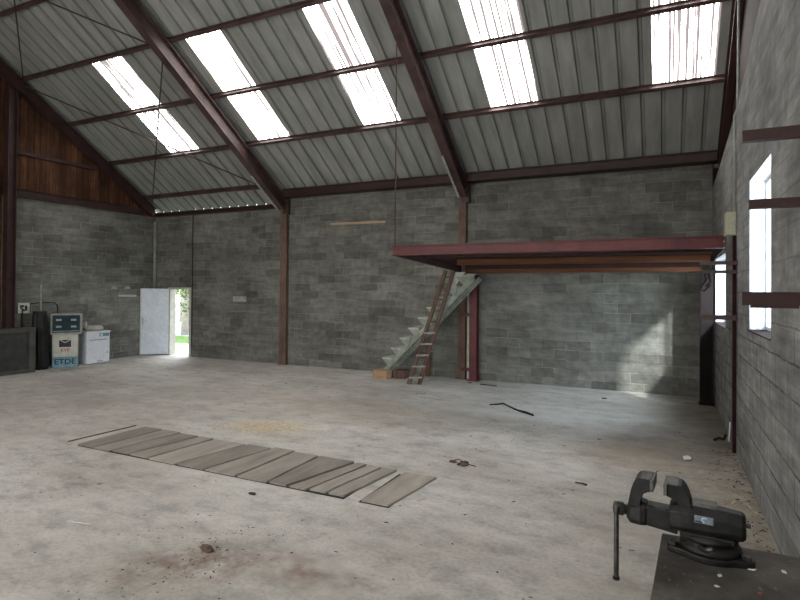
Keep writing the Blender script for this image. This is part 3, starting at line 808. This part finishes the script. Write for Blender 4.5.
arm(7.98, 2.375, .40, .045, 'thin rusty storage arm just under the mezzanine end', GB, 2, .05)
arm(7.98, 2.265, .43, .04, 'thin rusty storage arm second under the mezzanine end', GB, 2, .05)
arm(7.98, 1.69, .39, .06, 'rusty storage arm low across the narrow window', GB, 2, .05)
mb = MB(); mb.tube([(.46, 8.02, 2.245), (.47, 8.01, 2.16), (.43, 8.0, 2.10), (.40, 8.0, 2.04), (.45, 8.0, 2.02), (.52, 8.0, 2.10)], .011, 6)
mb.tube([(.50, 8.02, 2.245), (.52, 8.0, 2.14), (.47, 8.0, 2.08)], .012, 6)
tag(obj('strap_tangle', mb, M['black_rubber'], None, True), 'small tangle of dark straps hanging from the rusty arms by the window', 'strap')
mb = MB(); mb.prism([(.772, 0), (.787, 0), (.800, .26), (.785, .26)], 8.60, 8.64)
tag(obj('plastic_strip', mb, M['pvc']), 'short white plastic strip leaning at the foot of the side wall', 'strip')
mb = MB(); mb.tube([(.60, 8.52, .02), (.66, 8.56, .045), (.72, 8.60, .025), (.745, 8.66, .07)], .018, 6)
tag(obj('dark_rag', mb, M['black_rubber'], None, True), 'scrap of black hose on the floor by the white plastic strip', 'hose')

# ------------------------------------------------------------------ pit planks
PL = [(-6.72, -6.42, -6.72, -6.36), (-6.41, -6.11, -6.35, -6.02), (-6.10, -5.79, -6.00, -5.65), (-5.78, -5.46, -5.63, -5.37), (-5.44, -5.0, -5.35, -4.82), (-4.98, -4.56, -4.80, -4.42),
      (-4.55, -4.115, -4.41, -4.10), (-4.10, -3.69, -4.08, -3.72), (-3.68, -3.44, -3.70, -3.22), (-3.425, -3.21, -3.20, -3.045), (-3.195, -2.985, -3.03, -2.855), (-2.97, -2.77, -2.84, -2.65), (-2.585, -2.275, -2.56, -2.17)]
FYS = [5.54, 5.53, 5.50, 5.50, 5.50, 5.53, 5.57, 5.52, 5.51, 5.51, 5.49, 5.47, 5.47]
ordn = ['endmost pit plank, farthest from the vise', 'second pit plank from the far end', 'third pit plank from the far end', 'fourth pit plank from the far end', 'wide pit plank, fifth from the far end',
        'sixth pit plank from the far end', 'pit plank exactly in the middle of the row', 'sixth pit plank from the vise end', 'fifth pit plank from the vise end, flaring wider at the back',
        'narrow fourth pit plank from the vise end', 'third pit plank from the vise end, with pale worn patch', 'second pit plank from the vise end, beside the gap', 'loose pit plank lying apart across a gap, at the vise end']
for i, (a, b, c, d) in enumerate(PL):
    y0 = 4.535 + random.uniform(-.015, .02); y1 = FYS[i] + random.uniform(-.02, .02); h = .020 + random.uniform(-.004, .006)
    mb = MB(); n = 5; lo = []; hi = []
    for k in range(n + 1):
        f = k / n; y = y0 + (y1 - y0) * f; jl = random.uniform(-.005, .005); jr = random.uniform(-.005, .005)
        xl = a + (c - a) * f + .012 + jl; xr = b + (d - b) * f - .012 + jr
        lo.append([mb.b.verts.new((xl, y, 0)), mb.b.verts.new((xr, y, 0))]); hi.append([mb.b.verts.new((xl, y, h)), mb.b.verts.new((xr, y, h + random.uniform(-.003, .003)))])
    for k in range(n):
        mb.b.faces.new((hi[k][0], hi[k][1], hi[k + 1][1], hi[k + 1][0])); mb.b.faces.new((lo[k][1], lo[k][0], lo[k + 1][0], lo[k + 1][1]))
        mb.b.faces.new((lo[k][0], hi[k][0], hi[k + 1][0], lo[k + 1][0])); mb.b.faces.new((hi[k][1], lo[k][1], lo[k + 1][1], hi[k + 1][1]))
    mb.b.faces.new((lo[0][0], lo[0][1], hi[0][1], hi[0][0])); mb.b.faces.new((lo[n][1], lo[n][0], hi[n][0], hi[n][1]))
    tag(obj('pit_plank', mb, M['plank'][[0, 1, 0, 1, 2, 0, 1, 1, 0, 1, 2, 1, 2][i]]), ordn[i], 'plank', 'planks covering the floor pit')
mb = MB(); mb.bar((-6.98, 4.58, .006), (-6.93, 5.55, .006), .018, .012)
tag(obj('floor_lath', mb, M['old_wood']), 'thin dark lath lying on the floor beyond the end of the planks', 'lath')

mb = MB(); mb.box(-6.70, -2.76, 4.515, 5.46, .0005, .004); mb.box(-2.60, -2.28, 4.518, 5.40, .0005, .004)  # flat black sheets on the floor imitate the shadow gap around the planks
struct('floor_gap_shade', mb, M['black_rubber'], 'thin black sheet standing in for the shade under the row of planks')
# ------------------------------------------------------------------ floor debris
mb = MB(); mb.tube([(-2.77, 9.39, .01), (-2.66, 9.46, .012), (-2.55, 9.50, .03), (-2.42, 9.36, .02), (-2.21, 9.15, .012), (-2.05, 9.02, .02), (-1.90, 8.90, .012)], [.010, .014, .015, .012, .014, .020, .016], 6)
tag(obj('rubber_strip', mb, M['black_rubber'], None, True), 'bent black rubber strip lying on the floor before the mezzanine', 'strip')
def crumple(name, c, r, mat, label, cat, seed, amp=.7):
    mb = MB(); mb.blob((c[0], c[1], r[2] * .8), r, 2, amp, 2.6, seed)
    for v in mb.b.verts: v.co.z = max(v.co.z, .001)
    return tag(obj(name, mb, mat), label, cat)
crumple('dry_leaf', (-3.13, 3.15), (.055, .035, .03), M['leaf_brown'], 'crumpled brown leaf on the rust stained floor', 'leaf', 3)
t = thing('debris_clump', 'small clump of dark twigs and chips on the floor, past the loose plank', 'debris', (-2.10, 6.03, 0))
for i in range(5):
    a = i * 1.3; mb = MB(); mb.blob((.07 * math.cos(a) * (i % 3), .05 * math.sin(a), .012), (.05, .028, .018), 2, .6, 2.2, i)
    for v in mb.b.verts: v.co.z = max(v.co.z, .001)
    obj('chip', mb, M['dark_chip'] if i % 2 else M['leaf_brown'], t)
mb = MB(); mb.tube([(-.16, .03, .01), (-.05, .02, .05), (.05, .0, .02), (.17, -.02, .01)], .006, 5); obj('twig', mb, M['leaf_brown'], t)
crumple('white_stone', (.245, 7.42), (.05, .04, .032), M['foil'], 'white crumpled lump on the floor toward the side wall', 'lump', 5, .4)
mb = MB(); mb.tube([(-.84, 5.99, .008), (-.77, 5.97, .014), (-.72, 5.90, .03)], [.006, .009, .012], 6)
tag(obj('bent_twig', mb, M['dark_chip']), 'bent dark twig on the floor above the vise', 'twig')
for (x, y, lb) in ((-3.81, 11.42, 'tiny dark chip on the floor at the foot of the red post'), (-1.02, 10.95, 'dark chip on the floor under the mezzanine, near the back wall'), (-3.62, 4.22, 'small black chip just off the near edge of the planks')):
    mb = MB(); mb.blob((x, y, .008), (.045, .022, .014), 2, .5, 2.2, x)
    for v in mb.b.verts: v.co.z = max(v.co.z, .001)
    tag(obj('dark_chip', mb, M['dark_chip']), lb, 'chip')
mb = MB(); mb.bar((-3.55, 11.35, .008), (-3.18, 11.30, .008), .03, .014)
tag(obj('dark_lath', mb, M['black_rubber']), 'flat dark strip on the floor beside the red post', 'strip')
for (p, q, lb) in (((-2.86, 3.55), (-2.78, 3.72), 'white splinter on the rust stained floor'), ((-4.60, 3.02), (-4.36, 3.06), 'long white splinter on the empty floor near the picture edge')):
    mb = MB(); mb.bar((*p, .006), (*q, .010), .007, .005); tag(obj('wood_splinter', mb, M['foil']), lb, 'splinter', 'pale splinters')
# countless grit, straw and chips
mb = MB()
def chip(x, y, s, asp, z=.0):
    a = random.uniform(0, PI); c, sn = math.cos(a), math.sin(a); h = s * random.uniform(.12, .4)
    P = [(-1, -1), (1, -.7), (.8, 1), (-.9, .8)]
    lo = [mb.b.verts.new((x + (u * c * asp - v * sn) * s, y + (u * sn * asp + v * c) * s, z)) for u, v in P]
    hi = [mb.b.verts.new((p.co.x * .8 + x * .2, p.co.y * .8 + y * .2, z + h)) for p in lo]
    mb.b.faces.new(hi)
    for i in range(4): mb.b.faces.new((lo[i], lo[(i + 1) % 4], hi[(i + 1) % 4], hi[i]))
for i in range(150):
    x = random.gauss(-3.15, .28); y = random.gauss(2.95, .42); chip(x, y, random.uniform(.002, .006), random.uniform(1, 3))
for i in range(420):
    x = random.uniform(-13, .7); y = random.uniform(2.3, 11.5)
    chip(x, y, random.uniform(.002, .007) * (1 + y * .06), random.uniform(1, 3))
for i in range(260):
    x = XR - abs(random.gauss(.03, .16)); y = random.uniform(2.8, 8.2)
    if x > XR - .02: continue
    chip(x, y, random.uniform(.003, .010), random.uniform(1, 3))
o = obj('floor_grit', mb, M['dark_chip']); o['kind'] = 'stuff'; o['label'] = 'scattered dark grit and chips on the concrete floor'; o['category'] = 'grit'
mb = MB()
for i in range(320):
    if i < 160: x, y = random.gauss(-5.2, .38), random.gauss(6.35, .2)
    elif i < 230: x, y = random.gauss(.45, .2), random.uniform(5.6, 7.0)
    else: x, y = random.uniform(-9, .6), random.uniform(2.3, 10)
    if x > XR - .05: continue
    chip(x, y, random.uniform(.004, .010), random.uniform(2, 7))
o = obj('straw_litter', mb, M['splinter']); o['kind'] = 'stuff'; o['label'] = 'pale straw and wood shavings scattered on the floor'; o['category'] = 'straw'

# ------------------------------------------------------------------ workbench and vise
BZ = .95; BX0, BX1, BY0, BY1 = -.025, XR - .012, 1.15, 2.672
t = thing('workbench', 'dirty dark workbench under the vise against the side wall', 'workbench', (0, 0, 0))
mb = MB(); mb.prism([(BX0 - .072, BY0), (BX1, BY0), (BX1, BY1), (BX0 + .016, BY1)], BZ - .05, BZ, 'z'); mb.bevel(.004); obj('top', mb, M['bench'], t)
for x in (BX0 + .10, BX1 - .12):
    for y in (BY0 + .08, BY1 - .16):
        mb = MB(); mb.box(x, x + .07, y, y + .07, 0, BZ - .05, .004); obj('leg', mb, M['crate_grey'], t)
mb = MB(); mb.box(BX0 + .12, BX1 - .06, BY1 - .14, BY1 - .11, BZ - .16, BZ - .05); obj('apron', mb, M['crate_grey'], t)
mb = MB(); mb.box(BX0 + .12, BX0 + .15, BY0 + .10, BY1 - .14, BZ - .16, BZ - .05); obj('apron', mb, M['crate_grey'], t)
k = 0
for (px, py, s, lb) in ((.300, 2.47, .016, 'white paper flake on the bench beside the vise base'), (.185, 2.36, .012, 'white flake on the bench before the vise base'), (.405, 2.50, .012, 'small pale flake on the bench edge by the wall'),
                        (.170, 2.27, .009, 'pale speck nearest the front on the bench'), (.30, 2.28, .010, 'reddish crumb on the bench below the vise')):
    mb = MB(); mb.prism([(-s, -s * .4), (s * .3, -s * .6), (s, s * .3), (-s * .2, s * .6)], 0, .004, 'z')
    o = obj('paper_flake', mb, M['red_ink'] if 'reddish' in lb else M['foil']); o.location = (px, py, BZ + .001); o.rotation_euler = (.0, 0, k * .9); k += 1; tag(o, lb, 'flake', 'crumbs on the bench')
mb = MB()
for i in range(90):
    x = random.uniform(.0, .7); y = random.uniform(1.9, 2.64)
    chip(x, y, random.uniform(.0015, .005), random.uniform(1, 2.5), BZ)
o = obj('bench_grit', mb, M['vise_worn']); o['kind'] = 'stuff'; o['label'] = 'fine grit scattered on the workbench'; o['category'] = 'grit'

t = thing('bench_vise', 'large dark cast iron vise bolted to the workbench', 'vise', (.165, 2.545, BZ), math.radians(-4.5))
OX = .165
def L(x): return x - OX
# base with lugs
VL = (math.radians(200), math.radians(338), math.radians(92))
mb = MB(); n = 72; prof = []
for i in range(n):
    a = 2 * PI * i / n; r = .120
    for c0 in VL:
        dlt = (a - c0 + PI) % (2 * PI) - PI
        r += .042 * math.exp(-(dlt / .26) ** 2)
    prof.append((r * math.cos(a), r * math.sin(a) * .95))
mb.prism(prof, 0, .026, 'z'); mb.bevel(.006, .9); base = obj('base', mb, M['vise'], t)
for c0 in VL:
    mb = MB(); mb.lathe([(.015, 0), (.015, .012), (.010, .014)], 6, (.137 * math.cos(c0), .131 * math.sin(c0), .026)); obj('bolt', mb, M['vise_bar'], base)
mb = MB(); mb.lathe([(.108, .026), (.112, .034), (.108, .046), (.096, .052), (.092, .064), (.100, .070), (.10, .085)], 40); obj('swivel', mb, M['vise'], t, True)
mb = MB(); mb.tube([(-.035, -.095, .056), (-.01, -.125, .062), (.012, -.150, .080)], [.010, .008, .010], 10); obj('lock_lever', mb, M['vise_bar'], t, True)
# fixed body : chamfered box swept along x, bottom rising a little
mb = MB(); secs = []
def sec(x, w, zb, zt, ch):
    return [(x, -w + ch * .5, zb), (x, -w, zb + ch), (x, -w, zt - ch * 1.2), (x, -w + ch * 1.3, zt), (x, w - ch * 1.3, zt), (x, w, zt - ch * 1.2), (x, w, zb + ch), (x, w - ch * .5, zb)]
S = [sec(L(.020), .056, .090, .178, .014), sec(L(.06), .064, .086, .190, .018), sec(L(.10), .066, .086, .192, .022), sec(L(.20), .064, .086, .190, .026), sec(L(.276), .060, .088, .184, .028), sec(L(.288), .052, .096, .174, .028)]
R_ = [[mb.b.verts.new(p) for p in s] for s in S]
for a, b in zip(R_, R_[1:]):
    for i in range(8): mb.b.faces.new((a[i], a[(i + 1) % 8], b[(i + 1) % 8], b[i]))
mb.b.faces.new(R_[0][::-1]); mb.b.faces.new(R_[-1]); mb.bevel(.004, .4)
body = obj('fixed_body', mb, M['vise'], t)
mb = MB(); mb.box(L(.06), L(.25), -.07, .07, .072, .094, .004); obj('slide_guide', mb, M['vise'], body)
mb = MB(); mb.box(L(.100), L(.190), -.036, .036, .188, .203, .005); obj('anvil', mb, M['vise_worn'], body)
mb = MB(); mb.tube([(L(.288), 0, .14), (L(.304), 0, .14)], .010, 10); obj('rear_screw', mb, M['vise_bar'], body)
# badge on camera-facing side
mb = MB(); mb.box(L(.112), L(.178), -.0680, -.064, .138, .168, .002); bd = obj('badge', mb, M['badge'], body)
mb = MB(); mb.box(L(.115), L(.142), -.0690, -.0680, .141, .149); obj('badge_band', mb, M['badge_dark'], bd)
mb = MB(); pts = []
for i in range(13):
    a = .6 + i / 12 * 4.2; pts.append((L(.147) + .011 * math.cos(a), .154 + .011 * math.sin(a)))
for i in range(12, -1, -1):
    a = .6 + i / 12 * 4.2; pts.append((L(.147) + .006 * math.cos(a), .154 + .006 * math.sin(a)))
mb.prism(pts, -.0692, -.0680); obj('emblem', mb, M['badge_light'], bd)
# fixed jaw arm: curved profile
def arm_profile(sgn, x_face, xb0, xb1, zb, zt):
    """claw-shaped jaw: outer curve from body up and over to the jaw face"""
    pts = []
    for i in range(9):   # outer edge
        f = i / 8; a = f * PI / 2
        g = .5 * (1 - math.cos(a)) + .5 * f
        pts.append((xb1 + (x_face + sgn * .046 - xb1) * g, zb + (zt - zb) * math.sin(a)))
    pts.append((x_face, zt)); pts.append((x_face, zt - .050)); pts.append((x_face + sgn * .018, zt - .056))
    for i in range(6):
        f = i / 5; a = f * PI / 2
        pts.append((x_face + sgn * .018 + (xb0 - x_face - sgn * .018) * math.sin(a), zt - .058 + (zb - zt + .058) * (1 - math.cos(a))))
    return pts
FZ = .175
mb = MB(); mb.prism(arm_profile(1, L(.010), L(.058), L(.102), FZ, .268), -.052, .052); mb.bevel(.005, .5); fj = obj('fixed_jaw', mb, M['vise'], t)
mb = MB(); mb.box(L(.000), L(.014), -.066, .066, .222, .268, .003); obj('jaw_plate', mb, M['vise_worn'], fj)
mb = MB(); mb.box(L(.010), L(.052), -.056, .056, .2655, .2715, .003); obj('jaw_top', mb, M['vise_worn'], fj)
# moving jaw
mb = MB(); secs = [sec(L(-.146), .026, .086, .138, .014), sec(L(-.130), .042, .072, .160, .018), sec(L(-.090), .050, .072, .170, .018), sec(L(-.066), .046, .074, .164, .016)]
R_ = [[mb.b.verts.new(p) for p in s] for s in secs]
for a, b in zip(R_, R_[1:]):
    for i in range(8): mb.b.faces.new((a[i], a[(i + 1) % 8], b[(i + 1) % 8], b[i]))
mb.b.faces.new(R_[0][::-1]); mb.b.faces.new(R_[-1]); mb.bevel(.004, .4)
mj = obj('moving_jaw', mb, M['vise'], t)
mb = MB(); mb.prism(arm_profile(-1, L(-.046), L(-.090), L(-.136), .152, .274), -.052, .052); mb.bevel(.005, .5); obj('jaw_arm', mb, M['vise'], mj)
mb = MB(); mb.box(L(-.050), L(-.036), -.066, .066, .228, .274, .003); obj('jaw_plate', mb, M['vise_worn'], mj)
mb = MB(); mb.box(L(-.089), L(-.048), -.056, .056, .2715, .2775, .003); obj('jaw_top', mb, M['vise_worn'], mj)
mb = MB(); mb.prism([(L(-.070), .076), (L(.03), .076), (L(.03), .156), (L(-.070), .158)], -.040, .040); mb.bevel(.006, .5); obj('slide_bar', mb, M['vise'], t)
mb = MB(); mb.prism([(L(-.110), .078), (L(.05), .060), (L(.05), .084), (L(-.08), .090)], -.030, .030); mb.bevel(.004, .5); obj('slide_foot', mb, M['vise'], t)
# spindle head and hanging handle
mb = MB(); mb.lathe([(.018, 0), (.028, .004), (.029, .020), (.029, .040), (.022, .046), (.018, .066)], 20, (L(-.202), 0, .113), 'x'); sp = obj('spindle', mb, M['vise_bar'], t, True)
mb = MB(); mb.tube([(L(-.184), -.034, .128), (L(-.184), -.034, .120), (L(-.184), -.034, -.165), (L(-.184), -.034, -.175)], [.009, .0105, .0105, .009], 14); hd = obj('handle', mb, M['vise_bar'], t, True)
mb = MB(); mb.lathe([(.009, 0), (.0145, .003), (.0145, .013), (.009, .016)], 14, (L(-.184), -.034, -.183)); obj('handle_end', mb, M['vise'], hd)

# ------------------------------------------------------------------ outside the door
mb = MB(); mb.box(-40, 10, YB + .2, 17.5, -.30, -.06)
struct('ground', mb, M['grass'], 'green grass outside the open door')
mb = MB(); mb.box(-22, -10, YB + .21, YB + 3.0, -.06, -.03)
struct('path', mb, M['gravel'], 'pale path outside the open door')
mb = MB(); mb.box(-60, 30, 17.5, 70, -.30, -.065)
struct('field', mb, M['gravel'], 'pale yard beyond the grass outside the door')
def tree(x, y, h, lean, seed, mat, label):
    rnd = random.Random(seed)
    t = thing('garden_tree', label, 'tree', (x, y, -.06), 0, 'trees outside the door')
    mb = MB(); mb.tube([(0, 0, 0), (lean * .3, 0, h * .3), (lean * .6, .1, h * .6), (lean, .1, h * .9)], [.16, .13, .10, .05], 8)
    for i in range(5):
        z = h * (.35 + .1 * i); a = rnd.uniform(0, 6.28); r = rnd.uniform(.8, 1.5)
        mb.tube([(lean * .6, 0, z), (lean * .6 + r * math.cos(a), r * math.sin(a), z + .8)], [.05, .02], 6)
    obj('trunk', mb, M['bark'], t, True)
    mb = MB()
    for i in range(900):
        a = rnd.uniform(0, 6.28); rr = rnd.random() ** .5 * h * .30; z = h * rnd.uniform(.36, 1.05)
        rr *= max(.25, 1 - abs(z / h - .68) * 1.6)
        c = Vector((lean * .7 + rr * math.cos(a), rr * math.sin(a), z)); s = rnd.uniform(.06, .14)
        u = Vector((rnd.uniform(-1, 1), rnd.uniform(-1, 1), rnd.uniform(-1, 1))).normalized(); w = u.orthogonal().normalized()
        mb.quad(c - u * s, c + w * s * .5, c + u * s, c - w * s * .5)
    obj('foliage', mb, mat, t)
tree(-19.4, 18.0, 5.0, .2, 1, M['leaf_green'], 'slim pale tree nearest outside the open door')
tree(-20.7, 19.4, 5.5, -.1, 2, M['leaf_green'], 'light green tree second nearest outside the open door')
tree(-23.2, 22.0, 6.0, .15, 3, M['leaf_dark'], 'darker tree standing behind the slim pair outside the door')
tree(-27.6, 25.4, 7.5, .2, 5, M['leaf_green'], 'pale green tree deepest in the garden outside the door')

t = thing('garden_bush', 'leafy pale bush filling the upper part of the open doorway view', 'bush', (-18.95, 18.6, -.065))
mb = MB(); rnd = random.Random(9)
for i in range(5):
    a = i * 1.25; mb.tube([(0, 0, 0), (.35 * math.cos(a), .35 * math.sin(a), 1.4), (.7 * math.cos(a), .7 * math.sin(a), 2.8)], [.05, .035, .015], 6)
obj('stem', mb, M['bark'], t, True)
mb = MB()
for i in range(1500):
    a = rnd.uniform(0, 6.28); z = rnd.uniform(.9, 3.6); rr = rnd.random() ** .5 * (1.25 - .25 * abs(z - 2.4))
    c = Vector((rr * math.cos(a), rr * math.sin(a), z)); q = rnd.uniform(.04, .09)
    u = Vector((rnd.uniform(-1, 1), rnd.uniform(-1, 1), rnd.uniform(-1, 1))).normalized(); w_ = u.orthogonal().normalized()
    mb.quad(c - u * q, c + w_ * q * .5, c + u * q, c - w_ * q * .5)
obj('foliage', mb, M['leaf_dark'], t)

# ------------------------------------------------------------------ light
def area(name, loc, target, sx, sy, power, color=(1, 1, 1), spread=None):
    l = bpy.data.lights.new(name, 'AREA'); l.shape = 'RECTANGLE'; l.size = sx; l.size_y = sy; l.energy = power; l.color = color
    if spread: l.spread = spread
    o = bpy.data.objects.new(name, l); COL.objects.link(o); o.location = loc
    o.rotation_euler = (Vector(target) - Vector(loc)).to_track_quat('-Z', 'Y').to_euler()
    return o
area('fill_front_opening', (-6.0, YF - .6, 2.3), (-6.0, 6, 1.2), 8.8, 3.6, 130, (1, .985, .95))  # added fill lamp at the unseen opening behind the camera
area('daylight_window_tall', (1.9, 6.0, 2.2), (.6, 6.4, 2.5), 1.6, 1.8, 150, (.86, .93, 1))
area('daylight_window_narrow', (2.0, 10.0, 2.8), (.6, 10.4, 2.0), 1.5, 1.5, 300, (.80, .90, 1))
area('daylight_door', (-14.2, 14.2, 2.6), (-12.9, 11.5, .6), 1.6, 2.0, 150, (.92, .97, 1))
sp = bpy.data.lights.new('added_patch_spot', 'SPOT'); sp.energy = 8500; sp.spot_size = math.radians(22); sp.spot_blend = .6; sp.shadow_soft_size = .22; sp.color = (1, .99, .96)  # spot added outside the narrow window to throw the back wall patch
o = bpy.data.objects.new('added_patch_spot', sp); COL.objects.link(o); o.location = (4.0, 5.25, 5.7)
o.rotation_euler = (Vector((.1, 11.95, 1.3)) - o.location).to_track_quat('-Z', 'Y').to_euler()

w = bpy.data.worlds.new('overcast_sky'); SC.world = w; w.use_nodes = True
nt = w.node_tree; nt.nodes.clear()
tc = nt.nodes.new('ShaderNodeTexCoord'); sx = nt.nodes.new('ShaderNodeSeparateXYZ'); nt.links.new(tc.outputs['Generated'], sx.inputs[0])
rp = nt.nodes.new('ShaderNodeValToRGB'); nt.links.new(sx.outputs['Z'], rp.inputs[0])
rp.color_ramp.elements[0].position = 0; rp.color_ramp.elements[0].color = (1, .99, .96, 1); rp.color_ramp.elements[1].position = .7; rp.color_ramp.elements[1].color = (.78, .88, 1, 1)
bg = nt.nodes.new('ShaderNodeBackground'); nt.links.new(rp.outputs[0], bg.inputs[0]); bg.inputs[1].default_value = 3.2
ow = nt.nodes.new('ShaderNodeOutputWorld'); nt.links.new(bg.outputs[0], ow.inputs[0])

# ------------------------------------------------------------------ camera
f_px, yaw, pit, roll, cy = 549.2, math.radians(25.763), math.radians(.562), math.radians(.428), 285.04
c_, s_ = math.cos(yaw), math.sin(yaw); cp, spn = math.cos(pit), math.sin(pit)
R0 = Vector((c_, s_, 0)); FW = Vector((-s_ * cp, c_ * cp, spn)); U0 = Vector((s_ * spn, -c_ * spn, cp))
Rv = R0 * math.cos(roll) + U0 * math.sin(roll); Uv = U0 * math.cos(roll) - R0 * math.sin(roll)
cam = bpy.data.cameras.new('camera'); co = bpy.data.objects.new('camera', cam); COL.objects.link(co)
cam.sensor_fit = 'HORIZONTAL'; cam.sensor_width = 36; cam.lens = f_px / 800 * 36
cam.shift_y = -(300 - cy) / 800; cam.clip_start = .05
mt = Matrix((Rv, Uv, -FW)).transposed().to_4x4(); mt.translation = (0, 0, 2.0)
co.matrix_world = mt
SC.camera = co
SC.view_settings.view_transform = 'Standard'
SC.view_settings.look = 'None'
SC.view_settings.exposure = .25
try:
    SC.cycles.use_denoising = True
    SC.cycles.max_bounces = 8; SC.cycles.diffuse_bounces = 5; SC.cycles.transparent_max_bounces = 8
    SC.cycles.sample_clamp_indirect = 6
except Exception: pass
